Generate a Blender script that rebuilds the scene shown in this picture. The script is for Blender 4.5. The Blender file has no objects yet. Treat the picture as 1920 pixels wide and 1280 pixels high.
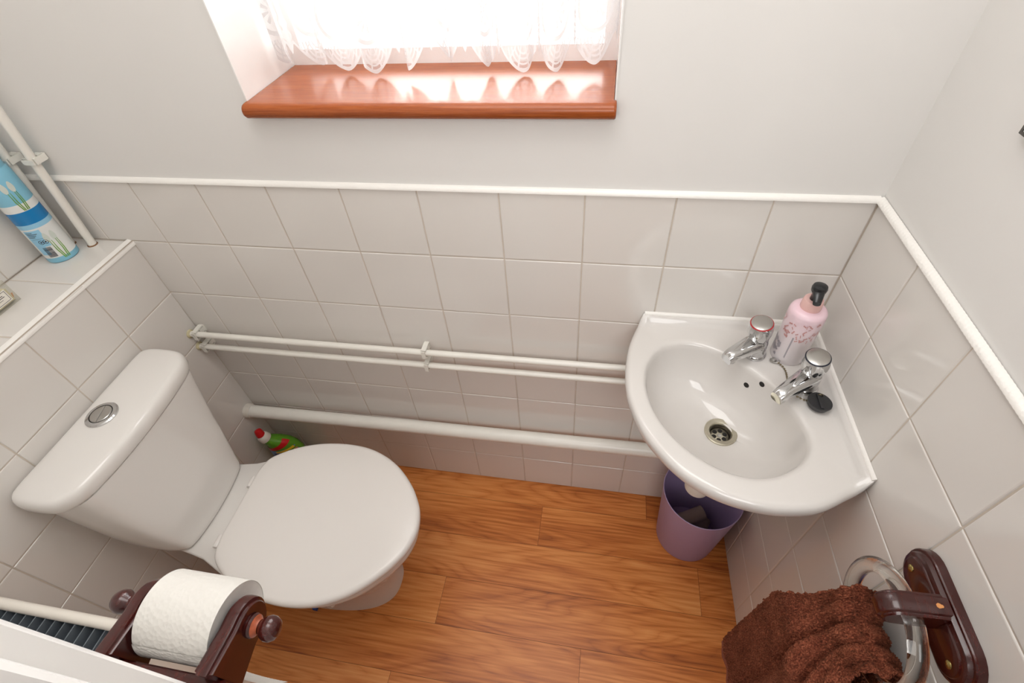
import bpy, bmesh, math, random
from mathutils import Vector, Matrix
random.seed(7)
PI = math.pi
sc = bpy.context.scene
COL = sc.collection
V = Vector

# ------------------------------------------------------------------ helpers
def link(o):
    COL.objects.link(o); return o

def wloc(o):
    p = V((0, 0, 0))
    while o is not None:
        p = p + o.location; o = o.parent
    return p

def finish(name, bm, mat, parent=None, smooth=35, origin=None, recalc=True):
    """bm is in world coordinates"""
    if recalc:
        bmesh.ops.recalc_face_normals(bm, faces=bm.faces)
    me = bpy.data.meshes.new(name)
    if parent is not None:
        off = wloc(parent)
    elif origin is not None:
        off = V(origin)
    else:
        xs = [v.co.x for v in bm.verts]; ys = [v.co.y for v in bm.verts]; zs = [v.co.z for v in bm.verts]
        off = V(((min(xs)+max(xs))/2, (min(ys)+max(ys))/2, min(zs)))
    for v in bm.verts:
        v.co -= off
    bm.to_mesh(me); bm.free()
    mats = mat if isinstance(mat, (list, tuple)) else [mat]
    for m in mats:
        me.materials.append(m)
    if smooth:
        for p in me.polygons: p.use_smooth = True
        me.set_sharp_from_angle(angle=math.radians(smooth))
    o = bpy.data.objects.new(name, me)
    if parent is not None:
        o.parent = parent
    else:
        o.location = off
    return link(o)

def thing(name, label, cat, loc, group=None):
    o = bpy.data.objects.new(name, None); o.location = loc
    o.empty_display_size = 0.05
    o['label'] = label; o['category'] = cat
    if group: o['group'] = group
    return link(o)

def tag(o, label, cat, group=None):
    o['label'] = label; o['category'] = cat
    if group: o['group'] = group
    return o

def struct(o):
    o['kind'] = 'structure'; return o

def quad(bm, a, b, c, d, mi=0):
    f = bm.faces.new([bm.verts.new(p) for p in (a, b, c, d)]); f.material_index = mi; return f

def box(bm, x0, x1, y0, y1, z0, z1, mi=0):
    P = [V((x, y, z)) for z in (z0, z1) for y in (y0, y1) for x in (x0, x1)]
    vs = [bm.verts.new(p) for p in P]
    for idx in ((0, 2, 3, 1), (4, 5, 7, 6), (0, 1, 5, 4), (2, 6, 7, 3), (0, 4, 6, 2), (1, 3, 7, 5)):
        f = bm.faces.new([vs[i] for i in idx]); f.material_index = mi
    return vs

def bevel_all(bm, w, seg=2, ang=30):
    es = [e for e in bm.edges if len(e.link_faces) == 2 and e.calc_face_angle(0) > math.radians(ang)]
    bmesh.ops.bevel(bm, geom=es, offset=w, segments=seg, affect='EDGES', profile=0.5)

def loft(bm, rings, cap0=True, cap1=True, mi=0, closed=True, mis=None):
    R = [[bm.verts.new(p) for p in r] for r in rings]
    n = len(R[0])
    for k in range(len(R)-1):
        a, b = R[k], R[k+1]
        for i in range(n if closed else n-1):
            j = (i+1) % n
            f = bm.faces.new((a[i], a[j], b[j], b[i])); f.material_index = mis[k] if mis else mi
    if cap0:
        f = bm.faces.new(list(reversed(R[0]))); f.material_index = mis[0] if mis else mi
    if cap1:
        f = bm.faces.new(R[-1]); f.material_index = mis[-1] if mis else mi
    return R

def frame(axis):
    z = V(axis).normalized()
    x = z.orthogonal().normalized() if abs(z.z) < 0.999 else V((1, 0, 0))
    if abs(z.z) < 0.999:
        x = V((0, 0, 1)).cross(z).normalized()
    y = z.cross(x).normalized()
    return x, y, z

def lathe(bm, c, prof, n=40, axis=(0, 0, 1), cap0=True, cap1=True, mi=0, mis=None, mod=None):
    """prof: list of (r, h) along axis"""
    x, y, z = frame(axis); c = V(c)
    rings = []
    for r, h in prof:
        ring = []
        for i in range(n):
            a = 2*PI*i/n
            rr = r*(mod(a, h) if mod else 1)
            ring.append(c + x*(rr*math.cos(a)) + y*(rr*math.sin(a)) + z*h)
        rings.append(ring)
    loft(bm, rings, cap0, cap1, mi, True, mis)

def catmull(P, per=8, closed=False):
    P = [V(p) for p in P]; n = len(P); out = []
    segs = n if closed else n-1
    for i in range(segs):
        if closed:
            p0, p1, p2, p3 = P[(i-1) % n], P[i], P[(i+1) % n], P[(i+2) % n]
        else:
            p0, p1, p2, p3 = P[max(i-1, 0)], P[i], P[i+1], P[min(i+2, n-1)]
        for k in range(per):
            t = k/per
            out.append(0.5*((2*p1) + (p2-p0)*t + (2*p0-5*p1+4*p2-p3)*t*t + (3*p1-p0-3*p2+p3)*t**3))
    if not closed: out.append(P[-1])
    return out

def tube(bm, pts, r, n=16, closed=False, caps=True, mi=0):
    pts = [V(p) for p in pts]; m = len(pts)
    rings = []; prev = None
    for i, p in enumerate(pts):
        if closed: t = pts[(i+1) % m]-pts[(i-1) % m]
        else: t = pts[min(i+1, m-1)]-pts[max(i-1, 0)]
        t.normalize()
        if prev is None:
            x = t.orthogonal().normalized()
        else:
            x = (prev - t*prev.dot(t)).normalized()
        prev = x; y = t.cross(x)
        rr = r(i/(m-1)) if callable(r) else r
        rings.append([p + x*(rr*math.cos(2*PI*k/n)) + y*(rr*math.sin(2*PI*k/n)) for k in range(n)])
    if closed: rings.append(None)
    if closed:
        R = [[bm.verts.new(p) for p in r_] for r_ in rings[:-1]]
        for k in range(m):
            a, b = R[k], R[(k+1) % m]
            # rotation mismatch at the seam is resolved by nearest vertex
            s = 0
            if k == m-1:
                s = min(range(n), key=lambda q: (b[q].co-a[0].co).length)
            for i in range(n):
                j = (i+1) % n
                bm.faces.new((a[i], a[j], b[(j+s) % n], b[(i+s) % n])).material_index = mi
    else:
        loft(bm, rings, caps, caps, mi)

def inset2(poly, d):
    """offset a ccw 2D polygon inwards by d (vertex normals)"""
    n = len(poly); out = []
    for i in range(n):
        a, b, c = V(poly[i-1][:2]), V(poly[i][:2]), V(poly[(i+1) % n][:2])
        e1 = (b-a); e2 = (c-b)
        if e1.length < 1e-9: e1 = e2
        if e2.length < 1e-9: e2 = e1
        e1.normalize(); e2.normalize()
        nn = V((-(e1.y+e2.y), e1.x+e2.x))
        if nn.length < 1e-6: nn = V((-e1.y, e1.x))
        nn.normalize()
        out.append(V((b.x+nn.x*d, b.y+nn.y*d)))
    return out

def shrink(poly, k):
    cx = sum(p[0] for p in poly)/len(poly); cy = sum(p[1] for p in poly)/len(poly)
    return [V((cx+(p[0]-cx)*k, cy+(p[1]-cy)*k)) for p in poly]

def stadium(L, W, n=14):
    """ccw stadium, long axis first coordinate, total length L, width W"""
    r = W/2; h = L/2-r; out = []
    for k in range(n+1):
        a = -PI/2+PI*k/n; out.append((h+r*math.cos(a), r*math.sin(a)))
    for k in range(n+1):
        a = PI/2+PI*k/n; out.append((-h+r*math.cos(a), r*math.sin(a)))
    return out

def stack(bm, outline, layers, to3d, mi=0):
    """layers: (height, inset) -> closed solid"""
    rings = []
    for h, d in layers:
        rings.append([to3d(p[0], p[1], h) for p in (inset2(outline, d) if d else [V(q) for q in outline])])
    loft(bm, rings, True, True, mi)

# ------------------------------------------------------------------ materials
def lin(c):
    f = lambda x: x/12.92 if x <= 0.04045 else ((x+0.055)/1.055)**2.4
    return tuple(f(x/255) for x in c)+(1,)

class NT:
    def __init__(s, name):
        s.m = bpy.data.materials.new(name); s.m.use_nodes = True
        s.t = s.m.node_tree; s.b = s.t.nodes['Principled BSDF']; s.out = s.t.nodes['Material Output']
    def n(s, typ, **kw):
        nd = s.t.nodes.new(typ)
        for k, v in kw.items():
            if hasattr(nd, k): setattr(nd, k, v)
            else: nd.inputs[k].default_value = v
        return nd
    def l(s, a, b): s.t.links.new(a, b)
    def set(s, **kw):
        for k, v in kw.items(): s.b.inputs[k.replace('_', ' ')].default_value = v
    def math(s, op, a, b=None, c=None):
        nd = s.t.nodes.new('ShaderNodeMath'); nd.operation = op
        for i, x in enumerate((a, b, c)):
            if x is None: continue
            if isinstance(x, (int, float)): nd.inputs[i].default_value = x
            else: s.l(x, nd.inputs[i])
        return nd.outputs[0]
    def ramp(s, fac, stops):
        nd = s.t.nodes.new('ShaderNodeValToRGB'); e = nd.color_ramp.elements
        while len(e) < len(stops): e.new(0.5)
        for q, (p, c) in zip(e, stops):
            q.position = p; q.color = c if len(c) == 4 else tuple(c)+(1,)
        s.l(fac, nd.inputs[0]); return nd.outputs[0]

def plain(name, rgb, rough=0.5, metal=0.0, spec=0.5, noise=0.0, nscale=30, bump=0.0, bscale=200, **kw):
    t = NT(name); t.set(Base_Color=lin(rgb), Roughness=rough, Metallic=metal)
    t.b.inputs['Specular IOR Level'].default_value = spec
    for k, v in kw.items(): t.b.inputs[k.replace('_', ' ')].default_value = v
    co = t.n('ShaderNodeTexCoord')
    if noise:
        nz = t.n('ShaderNodeTexNoise', Scale=nscale, Detail=4.0); t.l(co.outputs['Object'], nz.inputs['Vector'])
        c = V(lin(rgb)[:3]); a = tuple(c*(1-noise)); b = tuple(x if x < 1 else 1 for x in c*(1+noise))
        t.l(t.ramp(nz.outputs['Fac'], [(0.3, a), (0.7, b)]), t.b.inputs['Base Color'])
    if bump:
        nz = t.n('ShaderNodeTexNoise', Scale=bscale, Detail=3.0); t.l(co.outputs['Object'], nz.inputs['Vector'])
        bp = t.n('ShaderNodeBump', Strength=bump, Distance=0.002); t.l(nz.outputs['Fac'], bp.inputs['Height']); t.l(bp.outputs[0], t.b.inputs['Normal'])
    return t.m

def wood(name, dark, mid, light, stretch=(2, 30, 30), rough=0.25, coat=0.0, gs=1.0, bump=0.08):
    t = NT(name); co = t.n('ShaderNodeTexCoord'); mp = t.n('ShaderNodeMapping')
    mp.inputs['Scale'].default_value = stretch; t.l(co.outputs['Object'], mp.inputs['Vector'])
    n1 = t.n('ShaderNodeTexNoise', Scale=2.2*gs, Detail=6.0, Distortion=0.6); t.l(mp.outputs[0], n1.inputs['Vector'])
    n2 = t.n('ShaderNodeTexNoise', Scale=14*gs, Detail=3.0); t.l(mp.outputs[0], n2.inputs['Vector'])
    f = t.math('ADD', t.math('MULTIPLY', n1.outputs['Fac'], 0.7), t.math('MULTIPLY', n2.outputs['Fac'], 0.3))
    t.l(t.ramp(f, [(0.32, lin(dark)), (0.5, lin(mid)), (0.68, lin(light))]), t.b.inputs['Base Color'])
    t.set(Roughness=rough); t.b.inputs['Coat Weight'].default_value = coat; t.b.inputs['Coat Roughness'].default_value = 0.08
    bp = t.n('ShaderNodeBump', Strength=bump, Distance=0.001); t.l(n2.outputs['Fac'], bp.inputs['Height']); t.l(bp.outputs[0], t.b.inputs['Normal'])
    return t.m

M = {}
M['paint'] = plain('painted plaster', (224, 222, 219), 0.7, spec=0.3, noise=0.012, nscale=3, bump=0.06, bscale=60)
M['ceil'] = plain('ceiling paint', (240, 239, 236), 0.8)
M['tile'] = plain('glazed wall tile', (222, 218, 213), 0.10, spec=0.5, noise=0.01, nscale=4)
M['grout'] = plain('tile grout', (200, 189, 176), 0.85, noise=0.08, nscale=18)
M['trimw'] = plain('white tile trim', (238, 235, 230), 0.3, bump=0.25, bscale=260)
M['gloss'] = plain('white gloss paint', (238, 237, 235), 0.25, noise=0.01)
M['pipe'] = plain('pipe paint', (235, 232, 224), 0.3, noise=0.02, nscale=20)
M['clip'] = plain('pipe clip plastic', (232, 230, 222), 0.35, noise=0.03, nscale=60)
M['ceramic'] = plain('white vitreous china', (230, 227, 223), 0.07, spec=0.55)
M['seat'] = plain('toilet seat plastic', (232, 228, 224), 0.22, spec=0.45)
M['chrome'] = plain('polished chrome', (205, 205, 205), 0.05, metal=1.0)
M['satin'] = plain('satin chrome cap', (190, 188, 184), 0.28, metal=1.0)
M['steel'] = plain('waste fitting steel', (196, 190, 172), 0.3, metal=0.9, noise=0.08, nscale=60)
M['dark'] = plain('painted recess shade', (28, 24, 22), 0.6)  # near-black colour stands in for shade inside gaps and holes
M['rubber'] = plain('black rubber', (44, 44, 46), 0.45)
M['chain'] = plain('ball chain metal', (140, 128, 104), 0.25, metal=1.0)
M['red'] = plain('red tap indicator', (170, 40, 44), 0.3)
M['navy'] = plain('dark tap indicator', (30, 34, 48), 0.3)
M['sill'] = wood('varnished hardwood sill', (134, 64, 28), (150, 76, 34), (166, 90, 44), (6, 160, 160), 0.27, 0.06, 1.0, 0.02); M['sill'].node_tree.nodes['Principled BSDF'].inputs['Specular IOR Level'].default_value = 0.34
M['mahog'] = wood('dark stained mahogany', (46, 11, 8), (58, 14, 10), (72, 20, 13), (70, 10, 70), 0.24, 0.3, 1.0, 0.0)
M['bare'] = plain('bare chipped wood', (206, 142, 84), 0.6, noise=0.1)
M['brass'] = plain('brass screw', (190, 172, 110), 0.25, metal=1.0)
M['lilac'] = plain('lilac plastic', (172, 152, 190), 0.4, noise=0.015, nscale=8)
M['sticker'] = plain('white paper sticker', (232, 228, 218), 0.6)
M['card'] = plain('brown cardboard', (150, 132, 118), 0.8, noise=0.05, nscale=50)
M['radw'] = plain('radiator enamel', (238, 232, 222), 0.3)
M['fin'] = plain('radiator fin steel', (104, 112, 120), 0.5, noise=0.1, nscale=30)
M['bottlegreen'] = plain('green translucent bottle', (92, 150, 40), 0.25, noise=0.1, nscale=12)
M['capred'] = plain('red cap plastic', (196, 20, 26), 0.3)
M['neckw'] = plain('white cap plastic', (222, 216, 206), 0.35)
M['labelblue'] = plain('blue printed label', (92, 132, 172), 0.35, noise=0.25, nscale=60)
M['labelnavy'] = plain('navy print', (32, 40, 92), 0.35)
M['yellow'] = plain('yellow print', (226, 190, 44), 0.35)
M['maroon'] = plain('brown red print', (110, 40, 36), 0.4)
M['canblue'] = plain('pale blue can print', (132, 192, 216), 0.22, noise=0.06, nscale=14)
M['canwhite'] = plain('white can print', (228, 230, 228), 0.22)
M['canband'] = plain('strong blue can band', (22, 126, 190), 0.22)
M['canlight'] = plain('light blue can panel', (150, 202, 230), 0.25)
M['ink'] = plain('black print ink', (50, 48, 56), 0.5)
M['stem'] = plain('green stem print', (112, 160, 60), 0.4, noise=0.15, nscale=60)
M['petal'] = plain('pale petal print', (206, 214, 206), 0.4)
M['pinkcap'] = plain('pink plastic', (230, 188, 182), 0.25)
M['pump'] = plain('black pump plastic', (34, 36, 38), 0.22)
M['floral'] = plain('rose floral print', (206, 152, 148), 0.4)
M['greyfloral'] = plain('grey floral print', (168, 162, 168), 0.4)
M['blueplastic'] = plain('blue plastic', (30, 84, 170), 0.4)
M['frame'] = plain('dark metal frame', (92, 88, 84), 0.35, metal=0.6)
M['print'] = plain('pale print paper', (226, 224, 220), 0.5, noise=0.05, nscale=9)
M['upvc'] = plain('white window frame', (244, 242, 240), 0.3)
M['rust'] = plain('rusty pipe collar', (130, 96, 70), 0.7, noise=0.3, nscale=80)
M['caulk'] = plain('yellowed sealant', (206, 196, 160), 0.6, noise=0.12, nscale=90, bump=0.6, bscale=150)

def mat_bottle():
    t = NT('pink printed bottle'); co = t.n('ShaderNodeTexCoord'); s = t.n('ShaderNodeSeparateXYZ'); t.l(co.outputs['Object'], s.inputs[0])
    # printed colour runs from clear white at the base to pink at the shoulder
    t.l(t.ramp(t.math('DIVIDE', s.outputs['Z'], 0.125), [(0.05, lin((228, 222, 224))), (0.45, lin((230, 220, 222))), (0.75, lin((236, 214, 220))), (1, lin((234, 204, 214)))]), t.b.inputs['Base Color'])
    t.set(Roughness=0.25); t.b.inputs['Subsurface Weight'].default_value = 0.25; t.b.inputs['Subsurface Radius'].default_value = (0.01, 0.008, 0.008)
    return t.m
M['bottle'] = mat_bottle()

def mat_glass(name, rgb, rough=0.02, tint=1.0):
    t = NT(name); t.set(Base_Color=lin(rgb), Roughness=rough, IOR=1.47); t.b.inputs['Transmission Weight'].default_value = 1.0
    return t.m
M['acrylic'] = mat_glass('clear acrylic', (250, 250, 246))
M['clearglass'] = mat_glass('clear glass', (250, 250, 246)); M['clearglass'].node_tree.nodes['Principled BSDF'].inputs['IOR'].default_value = 1.16
def mat_thin():
    t = NT('thin bottle glass'); tr = t.n('ShaderNodeBsdfTransparent', Color=(.93, .93, .91, 1)); mx = t.n('ShaderNodeMixShader'); lw = t.n('ShaderNodeLayerWeight', Blend=0.25)
    t.set(Base_Color=lin((226, 224, 214)), Roughness=.06)
    t.l(t.math('ADD', t.math('MULTIPLY', lw.outputs['Facing'], .5), .12), mx.inputs[0]); t.l(tr.outputs[0], mx.inputs[1]); t.l(t.b.outputs[0], mx.inputs[2]); t.l(mx.outputs[0], t.out.inputs[0])
    return t.m
M['clearglass'] = mat_thin()
M['oil'] = plain('pale yellow diffuser oil', (224, 212, 172), 0.15, noise=0.12, nscale=60)

def mat_pane():
    t = NT('window glass')
    tr = t.n('ShaderNodeBsdfTransparent'); gl = t.n('ShaderNodeBsdfGlossy', Roughness=0.02); mx = t.n('ShaderNodeMixShader'); fr = t.n('ShaderNodeFresnel', IOR=1.45)
    t.l(fr.outputs[0], mx.inputs[0]); t.l(tr.outputs[0], mx.inputs[1]); t.l(gl.outputs[0], mx.inputs[2]); t.l(mx.outputs[0], t.out.inputs[0])
    return t.m
M['pane'] = mat_pane()

def mat_paper():
    t = NT('embossed tissue paper'); t.set(Base_Color=lin((206, 203, 197)), Roughness=0.9)
    t.b.inputs['Specular IOR Level'].default_value = 0.1
    uv = t.n('ShaderNodeUVMap'); vo = t.n('ShaderNodeTexVoronoi', Scale=1.0); mp = t.n('ShaderNodeMapping'); mp.inputs['Scale'].default_value = (210, 210, 1)
    t.l(uv.outputs[0], mp.inputs[0]); t.l(mp.outputs[0], vo.inputs['Vector'])
    bp = t.n('ShaderNodeBump', Strength=0.55, Distance=0.0012); t.l(vo.outputs['Distance'], bp.inputs['Height']); t.l(bp.outputs[0], t.b.inputs['Normal'])
    return t.m
M['paper'] = mat_paper()
M['paperside'] = plain('tissue roll end', (232, 230, 226), 0.95, noise=0.03, nscale=120)

def mat_towel():
    t = NT('brown terry towelling'); co = t.n('ShaderNodeTexCoord')
    nz = t.n('ShaderNodeTexNoise', Scale=420, Detail=3.0); t.l(co.outputs['Object'], nz.inputs['Vector'])
    n2 = t.n('ShaderNodeTexNoise', Scale=26, Detail=3.0); t.l(co.outputs['Object'], n2.inputs['Vector'])
    f = t.math('ADD', t.math('MULTIPLY', nz.outputs['Fac'], 0.75), t.math('MULTIPLY', n2.outputs['Fac'], 0.25))
    t.l(t.ramp(f, [(0.34, lin((74, 34, 24))), (0.5, lin((122, 64, 46))), (0.68, lin((172, 102, 76)))]), t.b.inputs['Base Color'])
    t.set(Roughness=0.95); t.b.inputs['Specular IOR Level'].default_value = 0.1
    t.b.inputs['Sheen Weight'].default_value = 0.35; t.b.inputs['Sheen Tint'].default_value = lin((190, 130, 100))
    bp = t.n('ShaderNodeBump', Strength=1.0, Distance=0.003); t.l(nz.outputs['Fac'], bp.inputs['Height']); t.l(bp.outputs[0], t.b.inputs['Normal'])
    return t.m
M['towel'] = mat_towel()
M['hem'] = plain('woven towel hem', (150, 92, 76), 0.85, noise=0.08, nscale=200, bump=0.4, bscale=500)

def mat_floor():
    t = NT('wood effect vinyl planks'); co = t.n('ShaderNodeTexCoord'); at = t.n('ShaderNodeAttribute'); at.attribute_name = 'plank'
    mp = t.n('ShaderNodeMapping'); mp.inputs['Scale'].default_value = (1.0, 7.0, 1)
    va = t.n('ShaderNodeVectorMath'); va.operation = 'MULTIPLY_ADD'; va.inputs[1].default_value = (9, 9, 9)
    t.l(at.outputs['Color'], va.inputs[0]); t.l(co.outputs['Object'], va.inputs[2])
    t.l(va.outputs[0], mp.inputs['Vector'])
    # growth rings: sliced, warped distance field gives cathedral figure
    wv = t.n('ShaderNodeTexNoise', Scale=1.55, Detail=1.5, Roughness=0.45); t.l(mp.outputs[0], wv.inputs['Vector'])
    ring = t.math('FRACT', t.math('MULTIPLY', wv.outputs['Fac'], 15.0))
    ring = t.math('ABSOLUTE', t.math('SUBTRACT', ring, 0.5))
    fine = t.n('ShaderNodeMapping'); fine.inputs['Scale'].default_value = (4, 90, 1); t.l(va.outputs[0], fine.inputs['Vector'])
    fn = t.n('ShaderNodeTexNoise', Scale=2.0, Detail=5.0); t.l(fine.outputs[0], fn.inputs['Vector'])
    big = t.n('ShaderNodeTexNoise', Scale=1.1, Detail=3.0); t.l(mp.outputs[0], big.inputs['Vector'])
    sx = t.n('ShaderNodeSeparateColor'); t.l(at.outputs['Color'], sx.inputs[0])
    f = t.math('ADD', t.math('MULTIPLY', t.math('POWER', t.math('MULTIPLY', ring, 2.0), 0.5), 0.13), t.math('MULTIPLY', fn.outputs['Fac'], 0.46))
    f = t.math('ADD', f, t.math('MULTIPLY', big.outputs['Fac'], 0.70))
    f = t.math('ADD', f, t.math('MULTIPLY', sx.outputs[2], 0.16))
    f = t.math('SUBTRACT', f, 0.235)
    t.l(t.ramp(f, [(0.24, lin((136, 70, 26))), (0.42, lin((192, 112, 52))), (0.56, lin((218, 140, 74))), (0.8, lin((238, 172, 106)))]), t.b.inputs['Base Color'])
    t.set(Roughness=0.36); t.b.inputs['Specular IOR Level'].default_value = 0.4
    bp = t.n('ShaderNodeBump', Strength=0.06, Distance=0.001); t.l(fn.outputs['Fac'], bp.inputs['Height']); t.l(bp.outputs[0], t.b.inputs['Normal'])
    return t.m
M['floor'] = mat_floor()
M['seam'] = plain('plank seam', (84, 40, 18), 0.6)

def mat_lace():
    t = NT('white lace net'); uv = t.n('ShaderNodeUVMap'); s = t.n('ShaderNodeSeparateXYZ'); t.l(uv.outputs[0], s.inputs[0])
    # uv in metres of cloth: x along the width, y height above the lowest hem
    P = 0.104
    u = t.math('MULTIPLY', t.math('SUBTRACT', t.math('FRACT', t.math('DIVIDE', s.outputs['X'], P)), 0.5), P)
    v = s.outputs['Y']
    def rad(cx, cy, ax=1.0, ay=1.0):
        a = t.math('MULTIPLY', t.math('SUBTRACT', u, cx), ax); b = t.math('MULTIPLY', t.math('SUBTRACT', v, cy), ay)
        return t.math('SQRT', t.math('ADD', t.math('MULTIPLY', a, a), t.math('MULTIPLY', b, b)))
    def line(d, at_, w):   # 1 inside a band
        return t.math('LESS_THAN', t.math('ABSOLUTE', t.math('SUBTRACT', d, at_)), w)
    parts = []
    d = rad(0, 0.040, 1.0, 0.8)
    low = t.math('LESS_THAN', v, 0.040)
    fan = t.math('MULTIPLY', t.math('LESS_THAN', t.math('ABSOLUTE', t.math('SUBTRACT', t.math('FRACT', t.math('DIVIDE', d, 0.0062)), 0.5)), 0.2), t.math('MULTIPLY', t.math('LESS_THAN', d, 0.034), t.math('GREATER_THAN', d, 0.006)))
    parts.append(t.math('MULTIPLY', fan, low))
    ang = t.n('ShaderNodeMath', operation='ARCTAN2'); t.l(u, ang.inputs[0]); t.l(t.math('SUBTRACT', 0.056, v), ang.inputs[1])
    rib = t.math('LESS_THAN', t.math('ABSOLUTE', t.math('SUBTRACT', t.math('FRACT', t.math('MULTIPLY', ang.outputs[0], 2.2)), 0.5)), 0.09)
    parts.append(t.math('MULTIPLY', t.math('MULTIPLY', rib, low), t.math('LESS_THAN', d, 0.036)))
    d2 = rad(0, 0.082)
    parts.append(line(d2, 0.034, 0.0035))
    a2 = t.n('ShaderNodeMath', operation='ARCTAN2'); t.l(u, a2.inputs[0]); t.l(t.math('SUBTRACT', v, 0.082), a2.inputs[1])
    pet = t.math('ABSOLUTE', t.math('SUBTRACT', t.math('FRACT', t.math('MULTIPLY', a2.outputs[0], 9/(2*PI))), 0.5))
    parts.append(t.math('MULTIPLY', t.math('LESS_THAN', pet, 0.24), t.math('MULTIPLY', t.math('LESS_THAN', d2, 0.021), t.math('GREATER_THAN', d2, 0.007))))
    parts.append(t.math('LESS_THAN', d2, 0.004))
    ue = t.math('SUBTRACT', P/2, t.math('ABSOLUTE', u))      # distance to the motif boundary
    parts.append(t.math('LESS_THAN', ue, 0.004))
    for cy, r in ((0.028, 0.0085), (0.052, 0.007), (0.070, 0.006)):
        b = t.math('SUBTRACT', v, cy); dd = t.math('SQRT', t.math('ADD', t.math('MULTIPLY', ue, ue), t.math('MULTIPLY', b, b)))
        parts.append(line(dd, r, 0.0018))
    att = t.n('ShaderNodeAttribute'); att.attribute_name = 'hem'
    parts.append(t.math('LESS_THAN', att.outputs['Fac'], 0.0055))
    pat = parts[0]
    for q in parts[1:]: pat = t.math('MAXIMUM', pat, q)
    # fine net
    nx = t.math('LESS_THAN', t.math('FRACT', t.math('DIVIDE', t.math('ADD', s.outputs['X'], v), 0.0016)), 0.32)
    ny = t.math('LESS_THAN', t.math('FRACT', t.math('DIVIDE', t.math('SUBTRACT', s.outputs['X'], v), 0.0016)), 0.32)
    net = t.math('MULTIPLY', t.math('MAXIMUM', nx, ny), 0.85)
    al = t.math('MAXIMUM', pat, net)
    di = t.n('ShaderNodeBsdfDiffuse', Color=(0.9, 0.89, 0.89, 1)); tl = t.n('ShaderNodeBsdfTranslucent', Color=(0.52, 0.51, 0.51, 1)); m1 = t.n('ShaderNodeMixShader'); m1.inputs[0].default_value = 0.5
    t.l(di.outputs[0], m1.inputs[1]); t.l(tl.outputs[0], m1.inputs[2])
    tr = t.n('ShaderNodeBsdfTransparent'); m2 = t.n('ShaderNodeMixShader'); t.l(al, m2.inputs[0]); t.l(tr.outputs[0], m2.inputs[1]); t.l(m1.outputs[0], m2.inputs[2])
    t.l(m2.outputs[0], t.out.inputs[0])
    return t.m
M['lace'] = mat_lace()

# ------------------------------------------------------------------ dimensions (metres)
T = 0.152                        # tile pitch
ZR = lambda r: (6.975-r)*T       # height of tile row line r (row 0 at the top)
ZTOP = ZR(0.034)                 # top of the tiling
ZL = ZR(1)                       # ledge height
XF = 0.0623                      # tiled face of the boxing behind the toilet
XLW = -0.120                     # left wall
XR = 1.5204; TR = 0.0219         # right wall (leans slightly out towards the door)
YF = -0.762                      # door wall
HC = 2.35
xr = lambda y: XR - TR*y

# ------------------------------------------------------------------ setting
def tile_field(bm, O, U, W, N, us, ws, depth=0.0012):
    """tiles with pillowed edges on a plane: O origin, U and W in-plane, N out of the wall; grout behind"""
    O, U, W, N = V(O), V(U), V(W), V(N)
    P = lambda u, w, n: O+U*u+W*w+N*n
    e = .0028
    f = quad(bm, P(us[0]-e, ws[0], -depth), P(us[-1]+e, ws[0], -depth), P(us[-1]+e, ws[-1]+.002, -depth), P(us[0]-e, ws[-1]+.002, -depth), 1)
    g = 0.0011; b = 0.0022
    for i in range(len(us)-1):
        for j in range(len(ws)-1):
            u0, u1, w0, w1 = us[i]+g, us[i+1]-g, ws[j]+g, ws[j+1]-g
            if u1-u0 < 0.006 or w1-w0 < 0.006: continue
            t0, t1, t2 = random.gauss(0, .0002), random.gauss(0, .0003), random.gauss(0, .0003)
            dn = lambda u, w: t0 + t1*((u-u0)/(u1-u0)-.5) + t2*((w-w0)/(w1-w0)-.5)
            o = [bm.verts.new(P(u, w, -depth)) for u, w in ((u0, w0), (u1, w0), (u1, w1), (u0, w1))]
            m_ = [bm.verts.new(P(u, w, -0.0004+dn(u, w))) for u, w in ((u0+b*.35, w0+b*.35), (u1-b*.35, w0+b*.35), (u1-b*.35, w1-b*.35), (u0+b*.35, w1-b*.35))]
            q = [bm.verts.new(P(u, w, dn(u, w))) for u, w in ((u0+b, w0+b), (u1-b, w0+b), (u1-b, w1-b), (u0+b, w1-b))]
            for k in range(4):
                l = (k+1) % 4
                bm.faces.new((o[k], o[l], m_[l], m_[k])); bm.faces.new((m_[k], m_[l], q[l], q[k]))
            bm.faces.new(q)

ROWS = [0.0]+[ZR(r) for r in range(6, -1, -1)]
ROWS[-1] = ZTOP
WX0, WX1, WZ0, WZ1 = 0.499, 1.1015, 1.185, 2.02

bm = bmesh.new()
y0, y1 = 0.004, 0.30
box(bm, XLW-.25, WX0, y0, y1, 0, HC); box(bm, WX1, XR+.25, y0, y1, 0, HC); box(bm, WX0, WX1, y0, y1, 0, WZ0); box(bm, WX0, WX1, y0, y1, WZ1, HC)
wall_back = struct(finish('wall_back', bm, M['paint'], smooth=0))
bm = bmesh.new()
us = [XLW]+[i*T for i in range(0, 10)]+[XR]
tile_field(bm, (0, 0, 0), (1, 0, 0), (0, 0, 1), (0, -1, 0), us, ROWS)
finish('wall_tiles', bm, [M['tile'], M['grout']], wall_back, smooth=0)

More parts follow.
